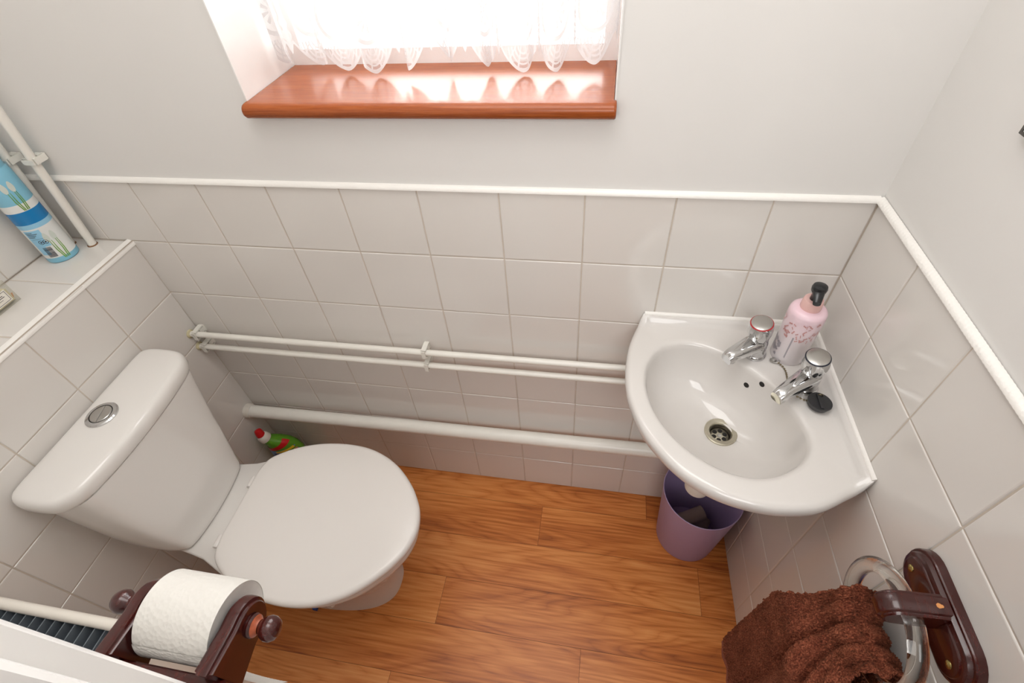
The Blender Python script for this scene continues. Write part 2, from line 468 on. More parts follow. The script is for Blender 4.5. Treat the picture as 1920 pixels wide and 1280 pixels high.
# left wall and the tiled boxing that carries the cistern pipes
bm = bmesh.new(); box(bm, XLW-.2, XLW-.004, YF-.25, .05, 0, HC)
wall_left = struct(finish('wall_left', bm, M['paint'], smooth=0))
bm = bmesh.new()
ys = [k*T for k in range(0, 6)]; ys[-1] = -YF
tile_field(bm, (XLW, 0, 0), (0, -1, 0), (0, 0, 1), (1, 0, 0), ys, [ZL, ZTOP])
finish('wall_tiles', bm, [M['tile'], M['grout']], wall_left, smooth=0)
bm = bmesh.new(); box(bm, XLW-.01, XF-.003, YF, .002, 0, ZL-.003)
boxing = struct(finish('wall_boxing', bm, M['paint'], smooth=0))
bm = bmesh.new()
tile_field(bm, (XF, 0, 0), (0, -1, 0), (0, 0, 1), (1, 0, 0), ys, ROWS[:7])
tile_field(bm, (0, 0, ZL), (1, 0, 0), (0, -1, 0), (0, 0, 1), [XLW, XF-.012], ys)
finish('wall_tiles', bm, [M['tile'], M['grout']], boxing, smooth=0)

# right wall
ang = math.atan(TR); L = 0.9
uR = V((TR, -1, 0)).normalized(); nR = V((-1, -TR, 0)).normalized()
bm = bmesh.new()
A = V((XR, .06, 0))-nR*.004; Bq = A+uR*(L+.35)
P8 = [A, Bq, Bq-nR*.2, A-nR*.2]
loft(bm, [[p for p in P8], [p+V((0, 0, HC)) for p in P8]])
wall_right = struct(finish('wall_right', bm, M['paint'], smooth=0))
bm = bmesh.new()
us = [k*T*1.003 for k in range(0, 6)]; us[-1] = -YF*1.0003
tile_field(bm, (XR, 0, 0), uR, (0, 0, 1), nR, us, ROWS)
finish('wall_tiles', bm, [M['tile'], M['grout']], wall_right, smooth=0)

# door wall with its opening, lining and architrave
DX0, DX1, DZ = 0.905, 1.475, 2.0
bm = bmesh.new()
box(bm, XLW-.2, DX0-.022, YF-.11, YF, 0, HC); box(bm, DX1+.022, XR+.3, YF-.11, YF, 0, HC); box(bm, DX0-.022, DX1+.022, YF-.11, YF, DZ+.022, HC)
struct(finish('wall_front', bm, M['paint'], smooth=0))

# floor: planks along x
bm = bmesh.new()
box(bm, XLW-.2, XR+.3, -2.3, .05, -.06, -.0012, 1)
lay = bm.loops.layers.color.new('plank')
W = 0.1245; yk = -.0795
rows = [(.03, yk)]+[(yk-W*k, yk-W*(k+1)) for k in range(18)]
joints = {0: [1.30, .42], 1: [.98, -.1], 2: [1.44, .40], 3: [.728, 1.86], 4: [1.126, .2], 5: [.643, 1.7], 6: [1.2, .3], 7: [.8]}
for r, (ya, yb) in enumerate(rows):
    js = sorted(joints.get(r, [random.uniform(.1, 1.4)])+[XLW-.2, XR+.3])
    js = [j for j in js if XLW-.2 <= j <= XR+.3]
    for a, b in zip(js[:-1], js[1:]):
        g = .0004
        f = quad(bm, (a+g, yb+g, 0), (b-g, yb+g, 0), (b-g, ya-g, 0), (a+g, ya-g, 0), 0)
        c = (random.random(), random.random(), random.random(), 1)
        for lp in f.loops: lp[lay] = c
floor = struct(finish('floor', bm, [M['floor'], M['seam']], smooth=0, recalc=False))

bm = bmesh.new(); box(bm, XLW-.2, XR+.3, -2.3, .3, HC, HC+.1)
struct(finish('ceiling', bm, M['ceil'], smooth=0))
bm = bmesh.new()
box(bm, XLW-.2, XLW-.1, -2.3, YF-.11, 0, HC); box(bm, XR+.2, XR+.3, -2.3, YF-.11, 0, HC); box(bm, XLW-.2, XR+.3, -2.4, -2.3, 0, HC)
struct(finish('wall_hallway', bm, plain('hallway paint', (120, 108, 98), .7), smooth=0))

# white trims: quarter-round strips over the tiling and along the ledge
def quarter(bm, p0, p1, out, up, r, n=7, cord=0.0):
    p0, p1, out, up = V(p0), V(p1), V(out), V(up)
    prof = [(0, 0)]+[(r*math.cos(PI/2*k/n), r*math.sin(PI/2*k/n)) for k in range(n+1)]
    m = max(2, int((p1-p0).length/.0016)) if cord else 2
    rings = []
    for i in range(m):
        t = i/(m-1); c = p0.lerp(p1, t); ring = []
        for (a, b) in prof:
            k = 1+(cord*math.sin(2*PI*(t*(p1-p0).length/.0062 + (b-a)/r*.45)) if cord else 0)
            ring.append(c+out*a*k+up*b*k)
        rings.append(ring)
    loft(bm, rings)
bm = bmesh.new(); quarter(bm, (XLW+.005, .004, ZTOP), (XR, .004, ZTOP), (0, -1, 0), (0, 0, 1), .0085)
struct(finish('trim_1', bm, M['trimw'], smooth=60))
bm = bmesh.new(); quarter(bm, V((XR, 0, ZTOP))-nR*.004, V((XR, 0, ZTOP))-nR*.004+uR*(-YF), nR, (0, 0, 1), .0090, cord=.03)
struct(finish('trim_2', bm, M['trimw'], smooth=60))
bm = bmesh.new(); quarter(bm, (XF-.012, .002, ZL-.009), (XF-.012, YF, ZL-.009), (1, 0, 0), (0, 0, 1), .0135)
struct(finish('trim_3', bm, M['trimw'], smooth=60))
bm = bmesh.new(); quarter(bm, (XLW-.004, .0, ZTOP), (XLW-.004, YF, ZTOP), (1, 0, 0), (0, 0, 1), .0085)
struct(finish('trim_4', bm, M['trimw'], smooth=60))

# door lining and architrave (the white edge at the lower left)
d1 = bpy.data.objects.new('door_1', None); d1.location = (DX0, YF, 0); d1['kind'] = 'structure'; link(d1)
bm = bmesh.new()
AX = 0.875; AYF = -0.7522
prof = [(AX, YF), (AX, AYF+.0), (AX-.006, AYF+.002), (AX-.030, AYF+.001), (AX-.036, AYF-.003), (AX-.045, AYF-.004), (AX-.047, YF)]
loft(bm, [[V((x, y, 0)) for x, y in prof], [V((x, y, DZ+.05)) for x, y in prof]])
# small chip in the arris
finish('architrave', bm, M['gloss'], d1, smooth=40)
bm = bmesh.new()
prof = [(AX-.002, YF-.115), (DX0-.0, YF-.115), (DX0, -.7655), (DX0-.0025, -.7632), (DX0-.006, -.7625), (AX-.002, -.7625)]
loft(bm, [[V((x, y, 0)) for x, y in prof], [V((x, y, DZ)) for x, y in prof]])
box(bm, DX0-.02, DX1+.02, YF-.115, YF-.002, DZ, DZ+.02); box(bm, DX1, DX1+.02, YF-.115, YF-.002, 0, DZ)
finish('door_lining', bm, M['gloss'], d1, smooth=30)
bm = bmesh.new()
box(bm, AX-.05, DX1+.05, YF, YF+.010, DZ+.02, DZ+.07); box(bm, DX1+.006, DX1+.034, YF, YF+.010, 0, DZ+.02)
finish('architrave', bm, M['gloss'], d1, smooth=30)

# ------------------------------------------------------------------ window
win = bpy.data.objects.new('window_1', None); win.location = ((WX0+WX1)/2, .2, 1.21); win['kind'] = 'structure'; link(win)
ZS = 1.2095
bm = bmesh.new()
n = 9
nose = [(-.0085-.0120*math.sin(PI*k/n), ZS-.012+.012*math.cos(PI*k/n)) for k in range(n+1)]
full = [(.172, ZS-.024), (.172, ZS), (.004, ZS)]+nose+[(.004, ZS-.024)]
loft(bm, [[V((x, y, z)) for y, z in full] for x in (.5005, 1.1000)])
def horn(xs):
    rings = []
    for x, k in xs:
        cy, cz = -.0085, ZS-.012
        rings.append([V((x, cy+(y-cy)*k, cz+(z-cz)*k)) for y, z in [(-.0002, ZS)]+nose+[(-.0002, ZS-.024)]])
    loft(bm, rings)
horn(((.4945, .55), (.4955, .85), (.4985, 1), (.5005, 1))); horn(((1.1000, 1), (1.1025, 1), (1.1040, .9), (1.1045, .7)))
finish('window_sill', bm, M['sill'], win, smooth=40)
bm = bmesh.new()
for a in ((WX0, WX1, .172, .24, ZS-.02, ZS+.026), (WX0, WX0+.024, .172, .24, ZS+.026, WZ1), (WX1-.024, WX1, .172, .24, ZS+.026, WZ1), (WX0, WX1, .172, .24, WZ1-.05, WZ1)):
    box(bm, *a)
bevel_all(bm, .004, 2)
finish('window_frame', bm, M['upvc'], win)
bm = bmesh.new(); box(bm, WX0+.02, WX1-.02, .205, .209, ZS+.022, WZ1-.045)
finish('window_pane', bm, M['pane'], win, smooth=0)
# white plaster lining of the reveal with corner beads
bm = bmesh.new()
for x0_, x1_ in ((WX0-.0015, WX0+.0006), (WX1-.0006, WX1+.0015)):
    box(bm, x0_, x1_, .0, .172, ZS, WZ1)
bevel_all(bm, .0008, 1)
finish('window_reveal', bm, M['gloss'], win)

# lace net curtain with scalloped hem
def curtain():
    bm = bmesh.new(); uvl = bm.loops.layers.uv.new('UVMap')
    hl = bm.verts.layers.float.new('hem')
    NX, NZ = 520, 70
    xa, xb = WX0+.004, WX1-.003
    H = .62; cloth = 1.02           # metres of cloth gathered into the opening
    fx = []
    for i in range(NX+1):
        s = i/NX
        y = .112+.015*math.sin(2*PI*8.3*s+1.6*math.sin(7*s))+.006*math.sin(2*PI*15.3*s+.6)
        x = xa+(xb-xa)*(s+.011*math.sin(2*PI*8.3*s+.7))
        fx.append((min(max(x, xa), xb), y))
    # cloth coordinate from arc length
    arc = [0]
    for a, b in zip(fx[:-1], fx[1:]): arc.append(arc[-1]+math.hypot(b[0]-a[0], b[1]-a[1]))
    arc = [a/arc[-1]*cloth+.03 for a in arc]
    grid = []
    for i in range(NX+1):
        x, y = fx[i]; u = arc[i]; P = .104
        q = u/P; k = q-math.floor(q)-.5
        # hem: deep scallop in the middle of each motif, small pointed lobe between
        hem = .052*(abs(k)*2)**1.7
        e = .5-abs(k)
        if e < .10: hem = min(hem, .022+.26*e)
        base = ZS+.010+.0065*math.sin(2*PI*2.1*i/NX+1)
        col = []
        for j in range(NZ+1):
            t = (j/NZ)**1.5
            z = base+hem+(H-hem)*t
            sq = 1-.25*t
            v = bm.verts.new((x, .112+(y-.112)*sq, z)); v[hl] = (z-base-hem)
            col.append((v, u, z-base))
        grid.append(col)
    for i in range(NX):
        for j in range(NZ):
            q = (grid[i][j], grid[i+1][j], grid[i+1][j+1], grid[i][j+1])
            f = bm.faces.new([w[0] for w in q])
            for lp, w in zip(f.loops, q): lp[uvl].uv = (w[1], w[2])
    o = finish('lace_curtain', bm, M['lace'], smooth=180, recalc=False)
    tag(o, 'white lace net curtain with scalloped hem hanging over the wooden sill', 'curtain')
    bm = bmesh.new(); tube(bm, [(WX0+.001, .112, ZS+.61), (WX1-.001, .112, ZS+.61)], .004, 10)
    finish('curtain_wire', bm, M['upvc'], o)
curtain()

# ------------------------------------------------------------------ toilet
def toilet():
    yc = -.362
    t = thing('toilet', 'white close-coupled toilet with closed lid against the tiled boxing', 'toilet', (.35, yc, 0))
    # plan outline of seat lid: half widths along x
    half = [(.288, 0), (.288, .04), (.2885, .082), (.294, .112), (.306, .132), (.335, .153), (.37, .171), (.41, .184), (.453, .1915), (.50, .194), (.55, .189), (.60, .173), (.645, .147), (.685, .111), (.712, .077), (.7305, .042), (.7385, 0)]
    pts = [(x, h) for x, h in half]
    ring = [(x, -h) for x, h in half]+[(x, h) for x, h in reversed(half[1:-1])]
    cc = catmull([V((x, y, 0)) for x, y in ring], 5, True)
    seat_out = [(p.x, p.y+yc) for p in cc]          # ccw (y negative first, going +x)
    P = lambda d, z: [V((p[0], p[1], z)) for p in inset2(seat_out, d)]
    # seat ring
    bm = bmesh.new()
    loft(bm, [P(.010, .386), P(.005, .388), P(.0035, .392), P(.005, .3955), P(.010, .397)])
    finish('seat', bm, M['seat'], t)
    bm = bmesh.new()
    S = lambda d, k, z: [V((p.x, p.y, z)) for p in shrink(inset2(seat_out, d), k)]
    loft(bm, [P(.008, .3975), P(.0025, .3985), P(.0005, .402), P(0, .411), P(.0012, .4145), P(.0035, .4178), P(.007, .4198), P(.011, .4208), S(.011, .85, .4222), S(.011, .5, .4235), S(.011, .1, .424)])
    finish('seat_lid', bm, M['seat'], t)
    # pan
    bm = bmesh.new()
    N = len(seat_out)
    def foot(xa, xb, hw, z, pw=2.6, fr=.10):
        out = []
        for k in range(N):
            a = -PI+2*PI*k/N
            cx = (xa+xb)/2
            ca, sa = math.cos(a), math.sin(a)
            ex = 2/pw
            x = cx+(xb-xa)/2*math.copysign(abs(ca)**ex, ca); y = yc+hw*math.copysign(abs(sa)**ex, sa)
            out.append(V((x, y, z)))
        return out
    # align the seat outline start with angle -pi (back centre)
    rim = P(.012, .384)
    st = min(range(N), key=lambda i: (abs(rim[i].y-yc)+abs(rim[i].x-.3)))
    rot = lambda r: r[st:]+r[:st]
    r0 = rot(P(.016, .3855)); r1 = rot(P(.012, .381)); r2 = rot(P(.012, .362)); r3 = rot(P(.018, .345))
    f = lambda a, b, k, z: [V((p.x*(1-k)+q.x*k, p.y*(1-k)+q.y*k, z)) for p, q in zip(a, b)]
    ft = foot(.12, .602, .101, 0)
    r4 = f(r2, ft, .28, .30); r5 = f(r2, ft, .62, .22); r6 = f(r2, ft, .9, .14)
    r7 = foot(.125, .590, .094, .08); r8 = foot(.12, .598, .099, .02)
    loft(bm, [r0, r1, r2, r3, r4, r5, r6, r7, r8, ft])
    # platform under the cistern
    def plat(z, d):
        o = [(.078, -.10), (.15, -.107), (.215, -.1165), (.255, -.124), (.32, -.150), (.36, -.16)]
        o = [(x, y+d) for x, y in o]
        poly = [(x, yc+y) for x, y in o]+[(x, yc-y) for x, y in reversed(o)]
        return [V((x, y, z)) for x, y in poly]
    loft(bm, [plat(.315, .05), plat(.345, .02), plat(.375, .001), plat(.384, .0), plat(.3885, .004)])
    finish('pan', bm, M['ceramic'], t, smooth=50)
    # screw cover and blue plug at the foot
    bm = bmesh.new(); lathe(bm, (.44, -.452, .05), [(.012, 0), (.012, .012), (.008, .017), (.0, .018)], 20, (.0, -1, .25), cap1=False)
    finish('screw_cover', bm, M['clip'], t)
    bm = bmesh.new(); box(bm, .374, .386, -.472, -.458, .0, .012); bevel_all(bm, .002)
    finish('floor_plug', bm, M['blueplastic'], t)
    # hinges
    for yy in (-.298, -.448):
        bm = bmesh.new(); lathe(bm, (.281, yy-.014, .4), [(.0, 0), (.008, .0), (.009, .003), (.009, .025), (.008, .028), (0, .028)], 18, (0, 1, 0), False, False)
        box(bm, .268, .282, yy-.012, yy+.012, .387, .398); bevel_all(bm, .0012, 1, 50)
        h = finish('hinge', bm, M['seat'], t)
        bm = bmesh.new(); lathe(bm, (.2745, yy, .398), [(.0045, 0), (.0045, .002), (.003, .0028)], 14)
        finish('hinge_pin', bm, M['satin'], h)
    # cistern
    def D(xb, depth, hw, z, cyy, bow=.016):
        o = [(0, 0), (0, .5), (0, .80), (.006, .92), (.028, .985), (.070, 1.0), (depth-.060, .985), (depth-.026, .925), (depth-.010, .80), (depth-.004, .6), (depth-.001, .3), (depth, 0)]
        o = [(0, 0), (0, .5), (0, .82), (.005, .93), (.022, .988), (.055, 1.0), (depth-.052, .982), (depth-bow*1.55, .915), (depth-bow*.72, .78), (depth-bow*.32, .55), (depth-bow*.08, .28), (depth, 0)]
        ringp = [(xb+x, cyy-h*hw) for x, h in o]+[(xb+x, cyy+h*hw) for x, h in reversed(o[1:-1])]
        return [V((p.x, p.y, z)) for p in catmull([V((x, y, 0)) for x, y in ringp], 4, True)]
    cy_ = lambda z: -.361+(z-.39)/(.69-.39)*.022
    bm = bmesh.new()
    lv = [(.389, .114, .143), (.391, .1185, .1485), (.396, .1225, .152), (.405, .1265, .1535), (.42, .131, .153), (.45, .1385, .150), (.50, .149, .1445), (.55, .158, .139), (.60, .167, .1375), (.65, .1745, .1365), (.680, .1790, .1375), (.6855, .1795, .1375), (.6862, .174, .132), (.691, .174, .132)]
    loft(bm, [D(.072+(.10-.072)*max(0, (.42-z)/.03)*.3, d, hw, z, cy_(z), .013) for z, hw, d in lv])
    finish('cistern', bm, M['ceramic'], t, smooth=60)
    base = D(.0665, .1475, .1935, 0, -.339, .020)
    Pb = [(p.x, p.y) for p in base]
    Q = lambda d, z: [V((p[0], p[1], z)) for p in inset2(Pb, d)]
    S2 = lambda d, k, z: [V((p.x, p.y, z)) for p in shrink(inset2(Pb, d), k)]
    bm = bmesh.new()
    loft(bm, [Q(.010, .6885), Q(.002, .6888), Q(.0, .693), Q(.0, .7075), Q(.0018, .7135), Q(.005, .7180), Q(.009, .7205), Q(.014, .7217), S2(.014, .85, .7223), S2(.014, .4, .7226), S2(.014, .1, .7227)])
    finish('cistern_lid', bm, M['ceramic'], t, smooth=50)
    bx, by = .122, -.338
    bm = bmesh.new(); lathe(bm, (bx, by, .7222), [(.031, 0), (.031, .003), (.0285, .0052), (.0225, .0054), (.0222, .0030), (.0, .0030)], 48, cap1=False)
    fb = finish('flush_button', bm, M['chrome'], t)
    bm = bmesh.new(); lathe(bm, (bx, by, .7250), [(.0224, 0), (.0224, .0010)], 40)  # dark disc painted as the shade in the groove between the button halves
    finish('button_gap_shade', bm, M['dark'], fb)
    for s in (0, 1):
        bm = bmesh.new(); out = []
        d = V((-.25, .97)).normalized()          # split line direction
        a0 = math.atan2(d.y, d.x)+ (0 if s == 0 else PI)
        # the small half and the large half are cut off centre
        off = .004
        for k in range(25):
            a = a0+PI*k/24
            out.append((.0212*math.cos(a), .0212*math.sin(a)))
        ins = inset2(out, .0007); in2 = inset2(out, .0022)
        c = V((bx, by, 0))
        loft(bm, [[c+V((p[0], p[1], .7252)) for p in ins], [c+V((p[0], p[1], .7276)) for p in ins], [c+V((p[0], p[1], .7286)) for p in in2]])
        finish('button_half', bm, M['satin'], fb, smooth=30)
    return t
toilet()

# ------------------------------------------------------------------ pipes
def clip_mesh(bm, c, along, out, r, wall):
    """saddle clip: c centre on the pipe axis, along pipe axis, out normal from wall, wall distance"""
    a, o = V(along).normalized(), V(out).normalized(); s = a.cross(o)
    w = .006
    def B(s0, s1, o0, o1, hw=w):
        P = [V(c)+a*i+s*j+o*k for k in (o0, o1) for j in (s0, s1) for i in (-hw, hw)]
        vs = [bm.verts.new(p) for p in P]
        for idx in ((0, 2, 3, 1), (4, 5, 7, 6), (0, 1, 5, 4), (2, 6, 7, 3), (0, 4, 6, 2), (1, 3, 7, 5)): bm.faces.new([vs[i] for i in idx])
    B(-r-.002, r+.002, -wall, -wall+.004)
    B(-r-.0042, -r-.0008, -wall+.004, r*.75); B(r+.0008, r+.0042, -wall+.004, r*.75)
    B(-r-.0042, r+.0042, r+.0008, r+.0032, w*.75)
    B(-.006, .006, -wall+.004, -r-.001)
    bevel_all(bm, .0008, 1)

def wall_pipe(label, z0, z1, x0, x1, yy, r, clips, grp=None):
    t = thing('water_pipe', label, 'pipe', ((x0+x1)/2, yy, min(z0, z1)-r), grp)
    bm = bmesh.new(); tube(bm, [(x0+(x1-x0)*k/8, yy, z0+(z1-z0)*k/8) for k in range(9)], r, 20)
    finish('pipe_tube', bm, M['pipe'], t)
    for x in clips:
        bm = bmesh.new(); clip_mesh(bm, (x, yy, z0+(z1-z0)*(x-x0)/(x1-x0)), (1, 0, 0), (0, -1, 0), r, -yy-.0005)
        finish('pipe_clip', bm, M['clip'], t)
    bm = bmesh.new(); lathe(bm, (XF, yy, z0), [(r+.004, 0), (r+.0035, .003), (r, .006)], 18, (1, 0, 0))
    finish('sealant', bm, M['caulk'], t)
    return t
wall_pipe('upper of two thin white pipes running along the tiles to the basin', .638, .642, XF, 1.30, -.028, .0078, (.083, .702))
wall_pipe('lower of two thin white pipes running along the tiles to the basin', .592, .595, XF, 1.30, -.028, .0078, (.083, .700))
t = thing('waste_pipe', 'thick white waste pipe low on the tiles behind the toilet', 'pipe', (.7, -.032, .28))
bm = bmesh.new()
pts = [(XF, -.032, .302), (.6, -.032, .313), (1.24, -.032, .320)]+[(1.34, -.032, .321), (1.375, -.032, .323), (1.393, -.033, .334), (1.400, -.034, .356), (1.400, -.034, .44), (1.399, -.040, .468), (1.394, -.060, .482), (1.376, -.125, .486), (1.3655, -.1535, .487)]
tube(bm, pts[:3]+pts[3:], .019, 24)
finish('pipe_tube', bm, M['pipe'], t)
bm = bmesh.new(); lathe(bm, (XF, -.032, .302), [(.0235, 0), (.023, .008), (.0215, .016), (.019, .018)], 24, (1, 0, 0))
finish('pipe_collar', bm, M['neckw'], t)

def riser(label, x0, x1, yy, r):
    t = thing('water_pipe', label, 'pipe', (x0, yy, ZL))
    bm = bmesh.new(); tube(bm, [(x0+(x1-x0)*k/6, yy, ZL-.002+1.44*k/6) for k in range(7)], r, 18)
    finish('pipe_tube', bm, M['pipe'], t)
    zc = 1.107; xc = x0+(x1-x0)*(zc-ZL)/1.44
    bm = bmesh.new(); clip_mesh(bm, (xc, yy, zc), (0, 0, 1), (0, -1, 0), r, -yy+.002)
    finish('pipe_clip', bm, M['clip'], t)
    bm = bmesh.new(); lathe(bm, (x0, yy, ZL-.001), [(r+.0025, 0), (r+.0022, .002), (r, .003)], 18)
    finish('pipe_collar', bm, M['rust'], t)
riser('vertical white pipe nearest the window rising from the tiled ledge', -.027, .13, -.020, .0085)
riser('vertical white pipe directly beside the blue aerosol can on the ledge', -.083, .06, -.022, .0085)

# ------------------------------------------------------------------ basin
def basin():
    t = thing('corner_basin', 'white corner wash basin mounted between two tiled walls', 'basin', (1.36, -.18, .60))
    g = .0008
    front = [(1.1945, 0), (1.181, -.03), (1.1675, -.078), (1.1615, -.14), (1.1645, -.195), (1.176, -.238), (1.192, -.278), (1.215, -.312), (1.240, -.340), (1.269, -.363), (1.308, -.382), (1.352, -.392), (1.394, -.3935), (1.436, -.387), (1.462, -.377), (1.494, -.357), (xr(-.337), -.337)]
    cc = catmull([V((x, y, 0)) for x, y in front], 6)
    outer = [(p.x, p.y) for p in cc]+[(xr(-.25), -.25), (xr(-.15), -.15), (xr(-.06), -.06), (XR, 0), (1.45, 0), (1.36, 0), (1.27, 0)]
    outer = [(min(x, xr(y))-(g if x > xr(y)-.002 else 0), min(y, -g)) for x, y in outer]
    bowl = [(1.233, -.079), (1.207, -.116), (1.1985, -.155), (1.200, -.190), (1.211, -.231), (1.231, -.268), (1.263, -.304), (1.306, -.332), (1.350, -.343), (1.394, -.336), (1.430, -.314), (1.452, -.287), (1.459, -.258), (1.453, -.226), (1.439, -.190), (1.413, -.148), (1.374, -.107), (1.328, -.077), (1.280, -.065)]
    bw = [(p.x, p.y) for p in catmull([V((x, y, 0)) for x, y in bowl], 8, True)]
    c = V((1.34, -.205)); N = 160
    def hit(poly, a):
        d = V((math.cos(a), math.sin(a))); best = None
        n = len(poly)
        for i in range(n):
            p, q = V(poly[i])-c, V(poly[(i+1) % n])-c
            e = q-p; den = d.x*e.y-d.y*e.x
            if abs(den) < 1e-12: continue
            s = (p.x*e.y-p.y*e.x)/den; u = (p.x*d.y-p.y*d.x)/den
            if s > 0 and -1e-6 <= u <= 1+1e-6: best = s if best is None else max(best, s)
        return c+d*best
    # sample angles, with the basin's corners included exactly
    AN = [2*PI*i/N for i in range(N)]
    for cor in ((XR-g, -g), (1.1945, -g), (xr(-.337)-g, -.337)):
        a = math.atan2(cor[1]-c.y, cor[0]-c.x) % (2*PI)
        k = min(range(N), key=lambda i: abs(AN[i]-a)); AN[k] = a
    O = [hit(outer, a) for a in AN]; Bw = [hit(bw, a) for a in AN]
    def smooth(x): x = max(0, min(1, x)); return x*x*(3-2*x)
    def dw(p): return min(-p.y, xr(p.y)-p.x)      # distance to the nearest wall
    def zt(p):
        d = dw(p)
        z = .7755+.0135*(1-smooth((d-.009)/.010))
        # deck falls slightly from the corner towards the bowl
        return z
    def lip(p): return 0
    # outer rim rounds over except against the walls
    def ring(k, zf, dz=0):
        out = []
        for o, b in zip(O, Bw):
            p = o.lerp(b, k) if not callable(k) else k(o, b)
            out.append(V((p.x, p.y, zf(p) if callable(zf) else zf)))
        return out
    def ins(dist):
        def f(o, b):
            L = (b-o).length
            return o.lerp(b, min(dist/L, .95))
        return f
    def front_w(o):  # 1 on the free edge, 0 on the walls
        return smooth((dw(o)-.002)/.02)
    rings = []
    cb = V((1.40, -.12))
    def under(k, z): return [V((o.x+(cb.x-o.x)*k*(.75+.25*front_w(o)), o.y+(cb.y-o.y)*k*(.75+.25*front_w(o)), z)) for o in O]
    rings.append(under(.80, .600)); rings.append(under(.62, .612)); rings.append(under(.42, .640)); rings.append(under(.22, .678)); rings.append(under(.12, .715)); rings.append(under(.055, .732)); rings.append(under(.022, .743))
    rings.append(under(.006, .751))
    rings.append([V((o.x, o.y, .762*front_w(o)+(.782)*(1-front_w(o)))) for o in O])
    def edge(d, drop):
        out = []
        for o, b in zip(O, Bw):
            w = front_w(o); L = (b-o).length; p = o.lerp(b, d/L*min(1, L/.05))
            out.append(V((p.x, p.y, zt(p)-drop*w)))
        return out
    rings.append(edge(.0012, .007)); rings.append(edge(.004, .003)); rings.append(edge(.009, .0006)); rings.append(edge(.013, 0)); rings.append(edge(.017, 0)); rings.append(edge(.022, 0))
    def near(e, drop):       # rings close to the bowl lip
        out = []
        for o, b in zip(O, Bw):
            L = (o-b).length; p = b.lerp(o, e/L*min(1, L/.05))
            out.append(V((p.x, p.y, min(zt(p), .7765)-drop)))
        return out
    rings.append(near(.016, 0)); rings.append(near(.009, .0006)); rings.append(near(.004, .0022)); rings.append(near(0, .006))
    dr = V((1.354, -.186))
    def inner(k, z):
        return [V((b.x+(dr.x-b.x)*k, b.y+(dr.y-b.y)*k, z)) for b in Bw]
    for k, z in ((.014, .760), (.034, .746), (.07, .726), (.14, .704), (.26, .684), (.45, .670), (.60, .6635), (.74, .660)):
        rings.append(inner(k, z))
    rings.append([V((dr.x+.032*(b-dr).normalized().x, dr.y+.032*(b-dr).normalized().y, .6585)) for b in Bw])
    rings.append([V((dr.x+.021*(b-dr).normalized().x, dr.y+.021*(b-dr).normalized().y, .6575)) for b in Bw])
    rings.append([V((dr.x+.020*(b-dr).normalized().x, dr.y+.020*(b-dr).normalized().y, .63)) for b in Bw])
    bm = bmesh.new(); loft(bm, rings, True, True)
    from mathutils.bvhtree import BVHTree
    bm.normal_update(); tree = BVHTree.FromBMesh(bm)
    finish('basin_bowl', bm, plain('basin china', (214, 210, 206), 0.07, spec=0.55), t, smooth=60)
    # silicone line along both walls
    bm = bmesh.new()
    quarter(bm, (1.197, -.0003, .7885), (XR-.003, -.0003, .7885), (0, -1, 0), (0, 0, 1), .0055)
    A_ = V((xr(-.003)-.0003, -.003, .7885)); B_ = V((xr(-.336)-.0003, -.336, .7885))
    quarter(bm, A_, B_, nR, (0, 0, 1), .0055)
    finish('sealant', bm, M['trimw'], t, smooth=60)
    # waste outlet: flange, cup, strainer with holes
    bm = bmesh.new(); lathe(bm, (dr.x, dr.y, .6602), [(.0305, -.002), (.0305, 0), (.0305, .0012), (.029, .0022), (.022, .0012), (.0200, -.001), (.0190, -.004)], 44, cap0=False, cap1=False)
    w = finish('waste_outlet', bm, M['steel'], t, recalc=False)
    bm = bmesh.new(); lathe(bm, (dr.x, dr.y, .642), [(.0192, .013), (.0185, .0)], 40, cap0=False, cap1=True)
    finish('outlet_cup', bm, plain('tarnished outlet cup', (92, 84, 74), .4, metal=.7), w)
    bm = bmesh.new(); lathe(bm, (dr.x, dr.y, .645), [(.0172, 0), (.0172, .0022), (.0166, .0026)], 40)
    sg = finish('strainer', bm, M['steel'], w)
    for k in range(6):
        a = 2*PI*k/6+.3
        bm = bmesh.new(); lathe(bm, (dr.x+.0108*math.cos(a), dr.y+.0108*math.sin(a), .6476), [(.0044, 0), (.0044, .0003)], 18)
        finish('strainer_hole', bm, M['dark'], w)
    bm = bmesh.new(); lathe(bm, (dr.x, dr.y, .6474), [(.0045, 0), (.0042, .0012), (.002, .0016)], 16)
    finish('strainer_screw', bm, M['satin'], w)
    bm = bmesh.new(); lathe(bm, (dr.x, dr.y, .432), [(.022, 0), (.0268, .003), (.0275, .010), (.0275, .080), (.024, .086), (.019, .088), (.019, .155), (.026, .157), (.026, .172)], 32)
    finish('bottle_trap', bm, M['clip'], t)
    # overflow holes on the bowl's rear slope
    for (x, y) in ((1.3895, -.1265), (1.4075, -.1425)):
        p, nrm, _i, _d = tree.ray_cast(V((x, y, .9)), V((0, 0, -1)))
        if nrm.z < 0: nrm = -nrm
        bm = bmesh.new(); lathe(bm, p-nrm*.003, [(.0054, 0), (.0054, .0033), (.0049, .0037)], 22, nrm)
        finish('overflow_hole', bm, M['dark'], t)
    return t
basin()

